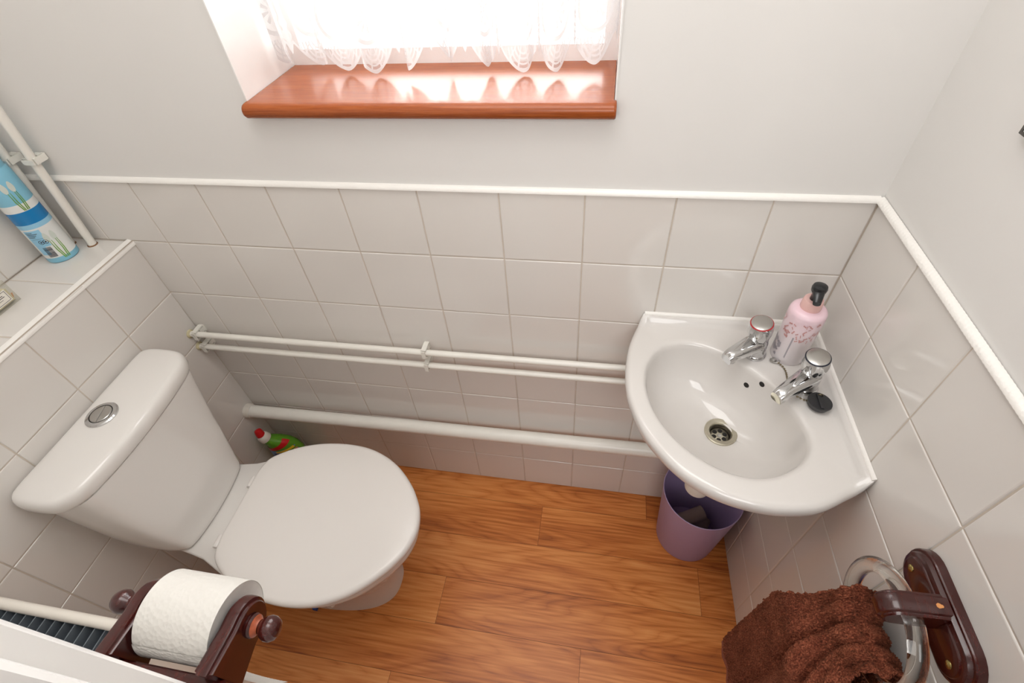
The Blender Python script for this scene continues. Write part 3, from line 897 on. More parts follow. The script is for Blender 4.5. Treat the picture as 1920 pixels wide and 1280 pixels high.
def tap(label, base, tip, col, name='basin_tap'):
    base = V(base); tip = V(tip)
    t = thing(name, label, 'tap', base)
    d = V((tip.x-base.x, tip.y-base.y, 0)); Ls = d.length; d.normalize()
    up = (V((0, 0, 1))+d*.17).normalized(); s = up.cross(d).normalized(); dd = s.cross(up).normalized()
    bm = bmesh.new()
    lathe(bm, base, [(.0205, 0), (.0205, .004), (.0190, .0065), (.0165, .0085)], 32)
    lathe(bm, base+V((0, 0, .006)), [(.0180, .0), (.0172, .014), (.0182, .028), (.0172, .037), (.0145, .042), (.0140, .048)], 32, up)
    # spout: tapered rounded-rectangle sweep, turned down at the end
    cs = []
    for q in range(17):
        k = q/16
        p = base+up*(.034-.003*k-(.006*max(0, (k-.8)/.2)**2))+d*(.004+(Ls-.006)*k)
        wv = .0180-.0066*k; hh = .0150-.0050*k
        if k > .95: wv *= .97
        cs.append([p+s*(wv*math.copysign(abs(math.cos(a))**.65, math.cos(a)))+up*(hh*math.copysign(abs(math.sin(a))**.65, math.sin(a))) for a in [2*PI*i/24 for i in range(24)]])
    loft(bm, cs)
    b = finish('tap_body', bm, M['chrome'], t, smooth=40)
    bm = bmesh.new(); e = base+d*(Ls-.010)+V((0, 0, .0160))
    lathe(bm, e, [(.0098, .014), (.0102, .004), (.0098, .0), (.0078, -.0006), (.0075, .004)], 26, up, cap1=True)
    finish('spout_nozzle', bm, M['chrome'], t, smooth=40)
    bm = bmesh.new()
    lob = lambda a, h: 1+(.055*abs(math.cos(3*a))**.7-.035)*(1 if .056 < h < .082 else .25)
    lathe(bm, base, [(.0140, .045), (.0160, .049), (.0192, .058), (.0212, .070), (.0210, .079), (.0200, .085), (.0193, .0885)], 60, up, mod=lob)
    hnd = finish('tap_head', bm, M['chrome'], t, smooth=40)
    bm = bmesh.new(); lathe(bm, base, [(.0192, .0875), (.0194, .0892), (.0180, .0902)], 48, up)
    finish('indicator_ring', bm, col, hnd)
    bm = bmesh.new(); lathe(bm, base, [(.0178, .089), (.0176, .0908), (.0145, .0920), (.008, .0926), (.0, .0927)], 48, up, cap1=False)
    finish('head_cap', bm, M['satin'], hnd)
    return t
tap('chrome basin tap with a red ring, nearest the window wall', (1.400, -.080, .7760), (1.340, -.122, .80), M['red'])
tap('chrome basin tap with a dark ring, nearest the right wall and plug', (1.474, -.152, .7760), (1.411, -.203, .80), M['navy'])

# plug, chain
def plug():
    c = V((1.4830, -.1945, .7797))
    t = thing('basin_plug', 'black rubber basin plug lying on the basin edge with ball chain', 'plug', c)
    bm = bmesh.new(); lathe(bm, c, [(.0165, 0), (.0185, .006), (.0198, .0095), (.0192, .0115), (.017, .0108), (.0, .0102)], 40, (.10, .05, 1), cap1=False)
    box(bm, c.x-.0022, c.x+.0022, c.y-.016, c.y+.016, c.z+.009, c.z+.0135)
    finish('plug_body', bm, M['rubber'], t)
    path = catmull([(1.4865, -.1815, .7925), (1.484, -.1775, .783), (1.479, -.1825, .7785), (1.466, -.1845, .7785), (1.451, -.1745, .7785), (1.445, -.156, .7785), (1.4465, -.136, .7785), (1.447, -.121, .7785), (1.444, -.110, .7785), (1.437, -.1015, .7795)], 10)
    bm = bmesh.new(); acc = 0; last = path[0]
    L_ = 0; balls = [path[0]]
    for a, b in zip(path[:-1], path[1:]):
        L_ += (b-a).length
        if L_ > .0044: balls.append(b); L_ = 0
    for p in balls:
        bmesh.ops.create_icosphere(bm, subdivisions=1, radius=.0020, matrix=Matrix.Translation(p))
    tube(bm, path, .0005, 5)
    finish('ball_chain', bm, M['chain'], t)
    bm = bmesh.new()
    tube(bm, [(1.434+.0055*math.cos(a), -.098+.0055*math.sin(a), .7805+.002*math.cos(a)) for a in [2*PI*k/16 for k in range(16)]], .0012, 8, closed=True)
    lathe(bm, (1.430, -.0965, .7774), [(.006, 0), (.006, .002), (.004, .005), (.0, .006)], 18, cap1=False)
    finish('chain_stay', bm, M['satin'], t)
    bm = bmesh.new(); tube(bm, [(1.4865+.004*math.cos(a), -.1825, .7915+.004*math.sin(a)) for a in [2*PI*k/14 for k in range(14)]], .0008, 6, closed=True)
    finish('link_ring', bm, M['chain'], t)
plug()

# ------------------------------------------------------------------ printed patches on cylinders
def patch(bm, c, r, a0, a1, z0, z1, mi=0, n=10, r1=None, rfun=None):
    for k in range(n):
        A, B = a0+(a1-a0)*k/n, a0+(a1-a0)*(k+1)/n
        R = rfun or (lambda z: r)
        p = lambda a, z: V((c[0]+R(z)*math.cos(a), c[1]+R(z)*math.sin(a), z))
        quad(bm, p(A, z0), p(B, z0), p(B, z1), p(A, z1), mi)

def poly_on_cyl(bm, c, R, pts, mi=0):
    f = bm.faces.new([bm.verts.new(V((c[0]+R(z)*math.cos(a), c[1]+R(z)*math.sin(a), z))) for a, z in pts]); f.material_index = mi

def soap():
    c = (1.458, -.076); z0 = .7758
    t = thing('soap_dispenser', 'pink pump bottle of hand wash standing in the basin corner', 'soap bottle', (c[0], c[1], z0))
    Rr = [(.0285, 0), (.0295, .004), (.0298, .06), (.0306, .105), (.0302, .112), (.0285, .117), (.0240, .1205), (.018, .1215)]
    bm = bmesh.new(); lathe(bm, (c[0], c[1], z0), [(.026, 0)]+Rr, 56)
    finish('bottle_body', bm, M['bottle'], t)
    R = lambda z: .0302+.0010*(z-z0-.06)/.05
    cam = math.atan2(-.769-c[1], 1.094-c[0])
    bm = bmesh.new()
    rnd = random.Random(3)
    for k in range(46):     # sprigs of the rose floral print
        a = cam+rnd.uniform(-1.25, 1.25); z = z0+rnd.uniform(.064, .106); sz = rnd.uniform(.0040, .0075); ph = rnd.uniform(0, 6.28)
        pts = []
        for q in range(9):
            th = q/8*2*PI; rr = sz*(.55+.45*math.cos(2*(th-ph)))
            pts.append((a+rr*math.cos(th)*1.0/.031*.55*(.6+.4*abs(math.cos(ph))), z+rr*math.sin(th)*.75))
        poly_on_cyl(bm, c, lambda z: R(z)+.0004, pts[:-1])
    finish('floral_print', bm, M['floral'], t, recalc=False)
    bm = bmesh.new()
    for k in range(22):
        a = cam-.95+rnd.uniform(-.35, .35); z = z0+rnd.uniform(.014, .048); sz = rnd.uniform(.003, .0055); ph = rnd.uniform(0, 6.28)
        pts = []
        for q in range(8):
            th = q/8*2*PI; rr = sz*(.45+.55*abs(math.cos(1.5*(th-ph))))
            pts.append((a+rr*math.cos(th)/.031, z+rr*math.sin(th)))
        poly_on_cyl(bm, c, lambda z: R(z)+.0004, pts)
    patch(bm, c, 0, cam-.10, cam-.02, z0+.006, z0+.070, 0, 2, rfun=lambda z: R(z)+.0002)
    finish('leaf_print', bm, M['greyfloral'], t, recalc=False)
    bm = bmesh.new(); lathe(bm, (c[0], c[1], z0+.121), [(.0165, 0), (.0168, .003), (.0160, .016), (.0150, .0185), (.006, .0188)], 36)
    finish('collar', bm, M['pinkcap'], t)
    bm = bmesh.new(); lathe(bm, (c[0], c[1], z0+.139), [(.0075, 0), (.0072, .010), (.0085, .014), (.0115, .019), (.0122, .025), (.0110, .029), (.006, .0308), (.0, .031)], 32, cap1=False)
    d = V((math.cos(cam+.25), math.sin(cam+.25), 0)); s = V((-d.y, d.x, 0)); b0 = V((c[0], c[1], z0+.160))
    rg = []
    for k in range(9):
        q = k/8; p = b0+d*(.026*q)+V((0, 0, -.010*q*q)); w = .0105-.0045*q; h = .0070-.0028*q
        rg.append([p+s*(w*math.cos(a))+V((0, 0, h*math.sin(a))) for a in [2*PI*i/16 for i in range(16)]])
    loft(bm, rg)
    finish('pump', bm, M['pump'], t)
soap()

# ------------------------------------------------------------------ lilac bin and the tubes in it
def bin_():
    c = V((1.410, -.108, 0))
    t = thing('waste_bin', 'lilac plastic waste bin on the floor beneath the corner basin', 'bin', c)
    bm = bmesh.new()
    lathe(bm, c, [(.076, .0), (.080, .001), (.082, .006), (.1005, .268), (.1008, .2695), (.0995, .2705), (.0985, .2695), (.098, .266), (.0805, .010), (.0, .008)], 72, cap1=False)
    finish('bin_body', bm, M['lilac'], t, smooth=50)
bin_()
def card_tube(label, p0, p1, r=.0205):
    p0, p1 = V(p0), V(p1); ax = (p1-p0); L = ax.length
    bm = bmesh.new(); lathe(bm, p0, [(r, 0), (r, L), (r-.0012, L), (r-.0012, 0), (r, 0)], 32, ax, False, False)
    tag(finish('cardboard_tube', bm, M['card'], smooth=40), label, 'cardboard tube', 'empty roll tubes in the bin')
card_tube('empty cardboard roll tube lying uppermost in the lilac bin', (1.362, -.124, .096), (1.444, -.086, .110))
card_tube('empty cardboard roll tube half hidden low in the lilac bin', (1.425, -.150, .032), (1.462, -.070, .034))

# ------------------------------------------------------------------ toilet cleaner bottle in the corner
def cleaner():
    c = V((.146, -.060, 0))
    t = thing('toilet_cleaner', 'green toilet cleaner bottle with red cap in the corner behind the toilet', 'cleaner bottle', (c.x, c.y, 0))
    dirv = V((.42, -.9, 0)).normalized(); s = V((-dirv.y, dirv.x, 0))     # s: the wide axis, neck sits at its far end
    def ell(z, a, b, off=0): return [c+s*(off+a*math.cos(q))+dirv*(b*math.sin(q))+V((0, 0, z)) for q in [2*PI*i/40 for i in range(40)]]
    bm = bmesh.new()
    HZ = .026
    SH = [(0, .046, .023, 0), (.004, .049, .026, 0), (.05, .050, .028, 0), (.11+HZ, .049, .028, 0), (.140+HZ, .046, .027, -.002), (.160+HZ, .040, .0255, -.007), (.176+HZ, .031, .023, -.016), (.187+HZ, .023, .020, -.026), (.196+HZ, .0175, .017, -.034), (.203+HZ, .0155, .0155, -.039)]
    loft(bm, [ell(*q) for q in SH])
    finish('bottle_body', bm, M['bottlegreen'], t, smooth=60)
    def at(z):
        for p, q in zip(SH[:-1], SH[1:]):
            if p[0] <= z <= q[0]:
                k = (z-p[0])/(q[0]-p[0]); return [p[i]*(1-k)+q[i]*k for i in (1, 2, 3)]
    def strip(bm, z0, z1, f0, f1, k, nz=5, n=22, tilt=0):
        rg = []
        for j in range(nz+1):
            row = []
            for i in range(n+1):
                f = f0+(f1-f0)*i/n; z = z0+(z1-z0)*j/nz+tilt*math.cos(f)
                z += HZ; a, b, off = at(min(max(z, .0), .2028+HZ))
                row.append(c+s*(off+(a+k)*math.cos(f))+dirv*((b+k)*math.sin(f))+V((0, 0, z)))
            rg.append(row)
        loft(bm, rg, False, False, closed=False)
    def pt(name, z0, z1, f0, f1, m, par, k, tilt=0):
        bm = bmesh.new(); strip(bm, z0, z1, f0, f1, k, tilt=tilt); return finish(name, bm, m, par, recalc=False)
    lb = pt('label', .045, .150, .55, 2.75, M['labelblue'], t, .0005)
    pt('red_band', .158, .172, .2, 2.95, M['capred'], t, .0006, .010)
    pt('yellow_print', .141, .149, .7, 2.1, M['yellow'], lb, .0010, .004)
    pt('navy_print', .118, .136, 1.65, 2.35, M['labelnavy'], lb, .0010)
    pt('brown_print', .100, .118, 1.0, 1.5, M['maroon'], lb, .0010)
    pt('orange_print', .112, .140, .62, .95, plain('orange print', (196, 150, 92), .4), lb, .0010)
    a_, b_, o_ = at(.132+HZ); f = 1.42
    bm = bmesh.new(); lathe(bm, c+s*(o_+a_*math.cos(f))+dirv*(b_*math.sin(f))+V((0, 0, .132+HZ)), [(.0062, 0), (.0062, .0016), (.005, .0022)], 22, dirv+V((0, 0, .3)))
    finish('white_dot', bm, M['neckw'], lb)
    ax = (V((0, 0, 1))-s*.34).normalized(); p = c-s*.037+V((0, 0, .197+HZ))
    bm = bmesh.new(); lathe(bm, p, [(.0185, 0), (.0190, .003), (.0175, .016), (.0145, .021), (.012, .022)], 30, ax)
    finish('cap_skirt', bm, M['neckw'], t)
    bm = bmesh.new(); lathe(bm, p+ax*.0205, [(.0128, 0), (.0130, .004), (.0118, .016), (.0098, .022), (.005, .0245), (.0, .025)], 28, ax+V((.05, .32, 0)), cap1=False)
    finish('cap', bm, M['capred'], t)
cleaner()

# ------------------------------------------------------------------ things on the ledge
def aerosol():
    c = (-.065, -.062); z0 = ZL
    t = thing('aerosol_can', 'blue and white air freshener aerosol can standing on the tiled ledge', 'aerosol can', (c[0], c[1], z0))
    R = .0305
    bm = bmesh.new()
    pr = [(.0285, 0), (.0302, .0015), (R, .003), (R, .013), (R, .0135), (R, .083), (R, .0835), (R, .093), (R, .0935), (R, .120), (R, .1205), (R, .135), (R, .136), (R, .19), (.0285, .200), (.024, .206)]
    mi = [0, 0, 0, 1, 1, 1, 3, 3, 2, 2, 1, 1, 0, 0, 0]
    x, y, z = V((1, 0, 0)), V((0, 1, 0)), V((0, 0, 1))
    rings = [[V((c[0]+r*math.cos(2*PI*i/56), c[1]+r*math.sin(2*PI*i/56), z0+h)) for i in range(56)] for r, h in pr]
    loft(bm, rings, True, True, 0, True, mi)
    body = finish('can_body', bm, [M['canblue'], M['canwhite'], M['canband'], M['canlight']], t, smooth=50)
    cam = math.atan2(-.769-c[1], 1.094-c[0])
    Rf = lambda z: R+.0003
    bm = bmesh.new()
    patch(bm, c, 0, cam-1.15, cam-.15, z0+.042, z0+.080, 0, 12, rfun=Rf); patch(bm, c, 0, cam-1.15, cam-.55, z0+.022, z0+.042, 0, 8, rfun=Rf)
    pn = finish('info_panel', bm, M['canlight'], body, recalc=False)
    bm = bmesh.new(); R2 = lambda z: R+.0006
    # barcode
    zz = z0+.0165; rnd = random.Random(5)
    while zz < z0+.040:
        h = rnd.choice((.0006, .0009, .0014)); patch(bm, c, 0, cam-.78, cam-.28, zz, zz+h, 0, 6, rfun=R2); zz += h+rnd.choice((.0007, .0010))
    # two round symbols and lines of small print
    for ac in (cam-.55, cam-.30):
        for k in range(20):
            a, b = 2*PI*k/20, 2*PI*(k+1)/20
            pts = [(ac+q*math.cos(w)/R, z0+.0525+q*math.sin(w)) for q, w in ((.0048, a), (.0048, b), (.0038, b), (.0038, a))]
            poly_on_cyl(bm, c, R2, pts)
        poly_on_cyl(bm, c, R2, [(ac+.0018*math.cos(w)/R, z0+.0525+.0018*math.sin(w)) for w in [2*PI*k/10 for k in range(10)]])
    patch(bm, c, 0, cam-.95, cam-.2, z0+.0605, z0+.0610, 0, 8, rfun=R2)
    for k in range(4):
        patch(bm, c, 0, cam-1.05, cam-1.05+.42+.12*((k*7) % 3), z0+.065+.0034*k, z0+.0662+.0034*k, 0, 6, rfun=R2)
    finish('small_print', bm, M['ink'], body, recalc=False)
    # tulip stems and pale petals, on the lower label and on the blue upper part
    for zb, zt_ in ((.008, .052), (.122, .160)):
        bm = bmesh.new()
        for a_, b_ in ((.02, -.10), (.10, .02), (.20, .26), (.30, .36)):
            pts = [(cam+a_-.03, z0+zb), (cam+a_+.03, z0+zb), (cam+b_+.035, z0+(zb+zt_)/2), (cam+b_+.015, z0+zt_), (cam+b_-.015, z0+zt_), (cam+b_-.02, z0+(zb+zt_)/2)]
            poly_on_cyl(bm, c, R2, pts)
        finish('stem_print', bm, M['stem'], body, recalc=False)
    for zc in (.060, .170):
        bm = bmesh.new()
        for a_ in (-.12, .30):
            poly_on_cyl(bm, c, R2, [(cam+a_+.16*math.cos(w)*(1-.3*max(0, math.sin(w))), z0+zc+.011*math.sin(w)) for w in [2*PI*k/18 for k in range(18)]])
        finish('petal_print', bm, M['petal'], body, recalc=False)
    bm = bmesh.new(); lathe(bm, (c[0], c[1], z0+.203), [(.027, 0), (.0275, .004), (.026, .04), (.022, .052), (.012, .058), (.0, .059)], 40, cap1=False)
    finish('can_cap', bm, M['canblue'], t)
aerosol()

def diffuser():
    x0, x1, y0, y1 = -.090, -.035, -.260, -.205
    t = thing('glass_diffuser', 'square glass scent bottle with a framed label on the ledge', 'scent bottle', ((x0+x1)/2, (y0+y1)/2, ZL))
    bm = bmesh.new(); box(bm, x0, x1, y0, y1, ZL+.0005, ZL+.048); bevel_all(bm, .003, 3)
    finish('glass_body', bm, M['clearglass'], t)
    bm = bmesh.new(); box(bm, x0+.005, x1-.005, y0+.005, y1-.005, ZL+.005, ZL+.030); bevel_all(bm, .002, 2)
    lq = finish('scented_oil', bm, M['oil'], t)
    bm = bmesh.new(); rnd = random.Random(8)
    for k in range(7):
        y = rnd.uniform(y0+.008, y1-.006); z = ZL+rnd.uniform(.006, .024)
        quad(bm, (x1-.0045, y, z), (x1-.0045, y+.002, z), (x1-.0045, y+.005, z+.008), (x1-.0045, y+.002, z+.009))
    finish('dried_petal', bm, M['bare'], lq, recalc=False)
    bm = bmesh.new(); yl0, yl1, zl0, zl1 = y0+.010, y1-.011, ZL+.010, ZL+.034
    box(bm, x1, x1+.0006, yl0, yl1, zl0, zl1)
    lb = finish('label', bm, M['sticker'], t, smooth=0)
    bm = bmesh.new(); X = x1+.0008
    for a in ((yl0+.002, yl1-.002, zl0+.002, zl0+.0028), (yl0+.002, yl1-.002, zl1-.0028, zl1-.002), (yl0+.002, yl0+.0028, zl0+.002, zl1-.002), (yl1-.0028, yl1-.002, zl0+.002, zl1-.002),
              (yl0+.008, yl1-.010, zl0+.0155, zl0+.0167), (yl0+.010, yl1-.008, zl0+.0125, zl0+.0137), (yl0+.012, yl1-.014, zl0+.0085, zl0+.0093)):
        quad(bm, (X, a[0], a[2]), (X, a[1], a[2]), (X, a[1], a[3]), (X, a[0], a[3]))
    finish('label_print', bm, M['ink'], lb, recalc=False)
    bm = bmesh.new(); lathe(bm, ((x0+x1)/2, (y0+y1)/2, ZL+.047), [(.012, 0), (.012, .012), (.0135, .013), (.0135, .018), (.0, .018)], 28, cap1=False)
    finish('bottle_neck', bm, M['satin'], t)
diffuser()

# ------------------------------------------------------------------ radiator on the door wall
def radiator():
    x0, x1, zt, zb = .080, .403, .680, .13
    yf = -.672
    t = thing('radiator', 'white panel radiator with dark fins on the door wall', 'radiator', ((x0+x1)/2, -.72, zb))
    bm = bmesh.new()
    prof = [(yf+.0085, zb), (yf+.0085, zt-.012)]+[(yf+.0085*math.cos(a), zt-.0095+.0095*math.sin(a)) for a in [PI*k/8 for k in range(9)]]+[(yf-.0085, zt-.012), (yf-.004, zt-.018), (yf-.004, zb)]
    loft(bm, [[V((x, y, z)) for y, z in prof] for x in (x0, x0+.003, x1-.004, x1)])
    finish('front_panel', bm, M['radw'], t, smooth=50)
    bm = bmesh.new()
    n = 17
    for k in range(n):
        x = x0+.012+(x1-x0-.022)*k/(n-1)
        box(bm, x-.0009, x+.0009, -.738, yf-.0045, zb+.03, zt-.012)
    box(bm, x0+.008, x1-.006, yf-.0065, yf-.0042, zb+.03, zt-.010)
    finish('convector_fins', bm, M['fin'], t, smooth=0)
    bm = bmesh.new(); box(bm, x1-.006, x1, -.745, yf-.004, zb+.02, zt-.010); bevel_all(bm, .001, 1)
    finish('end_panel', bm, M['radw'], t)
    bm = bmesh.new(); box(bm, x0, x1, -.752, -.743, zb, zt-.004); bevel_all(bm, .003, 2)
    finish('rear_panel', bm, M['radw'], t)
    for x in (x0+.06, x1-.06):
        bm = bmesh.new(); box(bm, x-.012, x+.012, YF+.0002, -.752, zt-.14, zt-.06)
        finish('wall_bracket', bm, M['radw'], t, smooth=0)
    bm = bmesh.new()
    tube(bm, [(x1-.02, yf-.03, zb+.03), (x1-.02, yf-.03, 0)], .0075, 14)
    finish('valve_tail', bm, M['pipe'], t)
radiator()

# ------------------------------------------------------------------ wooden toilet roll holder and roll
HA = V((.709, -.6835, .955))     # roll axis centre
def holder():
    yb = YF
    t = thing('toilet_roll_holder', 'dark wooden toilet roll holder with turned knobs on the door wall', 'toilet roll holder', (HA.x, yb, HA.z-.05))
    bm = bmesh.new()
    out = [(.640, .885), (.782, .885), (.782, .966), (.640, .966)]
    stack(bm, [(x, z) for x, z in out], [(0, 0), (.024, 0), (.029, .003), (.031, .008)], lambda a, b, h: V((a, yb+h, b)))
    finish('backplate', bm, M['mahog'], t)
    for xc, s in ((.6570, -1), (.7655, 1)):
        bm = bmesh.new()
        # side arm: upright board, rounded at the roll end, with stepped mouldings on both faces
        hz = .026; rr = .0265; y0_ = yb+.028
        o = [(y0_, HA.z-.034), (HA.y-.012, HA.z-hz)]
        for k in range(15):
            a = -PI/2+PI*k/14; o.append((HA.y+rr*math.cos(a), HA.z+rr*math.sin(a)))
        o += [(HA.y-.012, HA.z+hz), (y0_, HA.z+.030)]
        lay = [(-.0095, .0045), (-.008, .0035), (-.0065, .0035), (-.0055, .0005), (-.003, 0), (.003, 0), (.0055, .0005), (.0065, .0035), (.008, .0035), (.0095, .0045)]
        stack(bm, o, lay, lambda a, b, h: V((xc+h, a, b)))
        finish('side_arm', bm, M['mahog'], t, smooth=25)
        bm = bmesh.new()
        ex = .006 if s < 0 else 0
        lathe(bm, (xc+s*.009, HA.y, HA.z), [(.0115, 0), (.0120, .002), (.0105, .0045), (.0074, .007), (.0068, .0095+ex), (.0078, .0115+ex), (.0105, .0145+ex), (.0122, .0185+ex), (.0120, .023+ex), (.0096, .0275+ex), (.0052, .0298+ex), (0, .0303+ex)], 32, (s, 0, 0), cap1=False)
        finish('knob', bm, M['mahog'], t)
    bm = bmesh.new(); lathe(bm, (.664, HA.y, HA.z), [(.0105, 0), (.0105, .095)], 24, (1, 0, 0))
    finish('spindle', bm, M['mahog'], t)
    # worn varnish on the near knob's neck
    bm = bmesh.new(); lathe(bm, (.7655+.0093, HA.y, HA.z), [(.0109, .0044), (.0078, .0070), (.0071, .0092)], 24, (1, 0, 0), False, False)
    finish('worn_collar', bm, plain('worn varnish', (150, 72, 40), .35, noise=.3, nscale=160), t)
holder()
def roll():
    x0, x1 = .6700, .7535; R = .0415; core = .0205
    cz = HA.z-(core-.0105)+.0016; cy = HA.y
    t = thing('toilet_roll', 'white embossed toilet roll hanging on the dark wooden holder', 'toilet roll', (HA.x, cy, cz-R))
    bm = bmesh.new(); uvl = bm.loops.layers.uv.new('UVMap'); n = 72
    xs = [x0+.0006]+[x0+(x1-x0)*k/16 for k in range(17)]+[x1-.0006]
    G = []
    for j, x in enumerate(xs):
        G.append([bm.verts.new((x, cy+(R-(.0006 if j in (0, len(xs)-1) else 0))*math.cos(2*PI*i/n), cz+(R-(.0006 if j in (0, len(xs)-1) else 0))*math.sin(2*PI*i/n))) for i in range(n)])
    for j in range(len(xs)-1):
        for i in range(n):
            k = (i+1) % n
            f = bm.faces.new((G[j][i], G[j][k], G[j+1][k], G[j+1][i]))
            for lp, (a, b) in zip(f.loops, ((j, i), (j, i+1), (j+1, i+1), (j+1, i))): lp[uvl].uv = (xs[a], b/n*2*PI*R)
    for G0 in (G[0], G[-1]):
        x = G0[0].co.x
        inn = [bm.verts.new((x, cy+core*math.cos(2*PI*i/n), cz+core*math.sin(2*PI*i/n))) for i in range(n)]
        for i in range(n):
            f = bm.faces.new((G0[i], G0[(i+1) % n], inn[(i+1) % n], inn[i])); f.material_index = 1
    finish('paper_roll', bm, [M['paper'], M['paperside']], t, smooth=50)
    bm = bmesh.new(); lathe(bm, (x0, cy, cz), [(core, .0005), (core, x1-x0-.0005), (core-.001, x1-x0-.0005), (core-.001, .0005), (core, .0005)], 40, (1, 0, 0), False, False)
    finish('cardboard_core', bm, M['card'], t)
    # loose end hanging down behind the roll with a torn edge
    bm = bmesh.new(); uvl = bm.loops.layers.uv.new('UVMap'); nx, nz = 48, 24; g = []
    rnd = random.Random(2)
    for i in range(nx+1):
        x = x0+(x1-x0)*i/nx; col = []
        tear = .0035*abs(math.sin(i*1.9))+.002*rnd.random()
        for j in range(nz+1):
            q = j/nz
            if q < .25:
                a = PI/2*0+PI+ .0; th = PI+ (q/.25-1)*.55
                y = cy+(R+.0008)*math.cos(th); z = cz+(R+.0008)*math.sin(-th+0)*-1
                z = cz+(R+.0008)*math.sin(PI-(1-q/.25)*.55)
            else:
                k = (q-.25)/.75; y = cy-R-.0008+.020*k*k+.004*math.sin(3*k+i/nx*2); z = cz-(.150-tear)*k
            col.append(bm.verts.new((x+.012*max(0, q-.25)**2, y, z)))
        g.append(col)
    for i in range(nx):
        for j in range(nz):
            f = bm.faces.new((g[i][j], g[i+1][j], g[i+1][j+1], g[i][j+1]))
            for lp, (a, b) in zip(f.loops, ((i, j), (i+1, j), (i+1, j+1), (i, j+1))): lp[uvl].uv = (a*.002, b*.006)
    finish('hanging_sheet', bm, M['paper'], t, smooth=180, recalc=False)
roll()

# ------------------------------------------------------------------ towel ring on the right wall, with towel
RC = V((0, -.531, .770)); RR = .0715; OFF = .058
def towel_ring():
    yc, zc = -.528, .824
    t = thing('towel_ring', 'clear acrylic towel ring on a dark wooden wall plaque', 'towel ring', (xr(yc)-.02, yc, .70))
    P = lambda a, b, h: V((xr(yc+a), yc+a, zc+b))+nR*h
    st = stadium(.152, .066)
    bm = bmesh.new()
    stack(bm, st, [(0.0003, 0), (.010, 0), (.0115, .001), (.012, .0035), (.0135, .0040), (.0165, .0052), (.0180, .0085), (.0185, .0105), (.0198, .0115), (.0205, .013)], P)
    finish('plaque', bm, M['mahog'], t, smooth=30)
    for a in (.052, -.052):
        bm = bmesh.new(); c = P(a, 0, .0203); lathe(bm, c, [(.0048, 0), (.0046, .001), (.003, .0021), (0, .0025)], 18, nR, cap1=False)
        finish('screw', bm, M['brass'], t)
    # arm: flat moulded board standing out from the plaque, hole across it for the ring
    bm = bmesh.new(); zc2 = RC.z+RR; hz = .021; L_ = .082
    o = [(.018, -hz), (L_-hz+.006, -hz)]+[(L_-hz+.006+hz*.95*math.cos(a), hz*math.sin(a)) for a in [-PI/2+PI*k/14 for k in range(1, 14)]]+[(L_-hz+.006, hz), (.018, hz)]
    Q = lambda h, b, w: V((xr(RC.y+w), RC.y+w, zc2+b))+nR*h
    stack(bm, o, [(-.0135, .005), (-.012, .0040), (-.0105, .0038), (-.009, .0008), (-.006, 0), (.006, 0), (.009, .0008), (.0105, .0038), (.012, .0040), (.0135, .005)], Q)
    arm = finish('arm', bm, M['mahog'], t, smooth=25)
    bm = bmesh.new()
    for dx, dz, L2 in ((.030, .0212, .006), (.024, .0205, .003), (.027, .0208, .004)):
        c = Q(dx, dz, -.002+dx*.05); lathe(bm, c, [(L2*.5, -.001), (L2*.5, .0003)], 7, (0, 0, 1))
    finish('chipped_varnish', bm, M['bare'], arm)
    bm = bmesh.new()
    x_off = OFF-.008
    tube(bm, [V((xr(RC.y+RR*math.cos(a)), RC.y+RR*math.cos(a), RC.z+RR*math.sin(a)))+nR*x_off for a in [2*PI*k/72 for k in range(72)]], .0102, 20, closed=True)
    finish('ring', bm, M['acrylic'], t, smooth=180)
towel_ring()

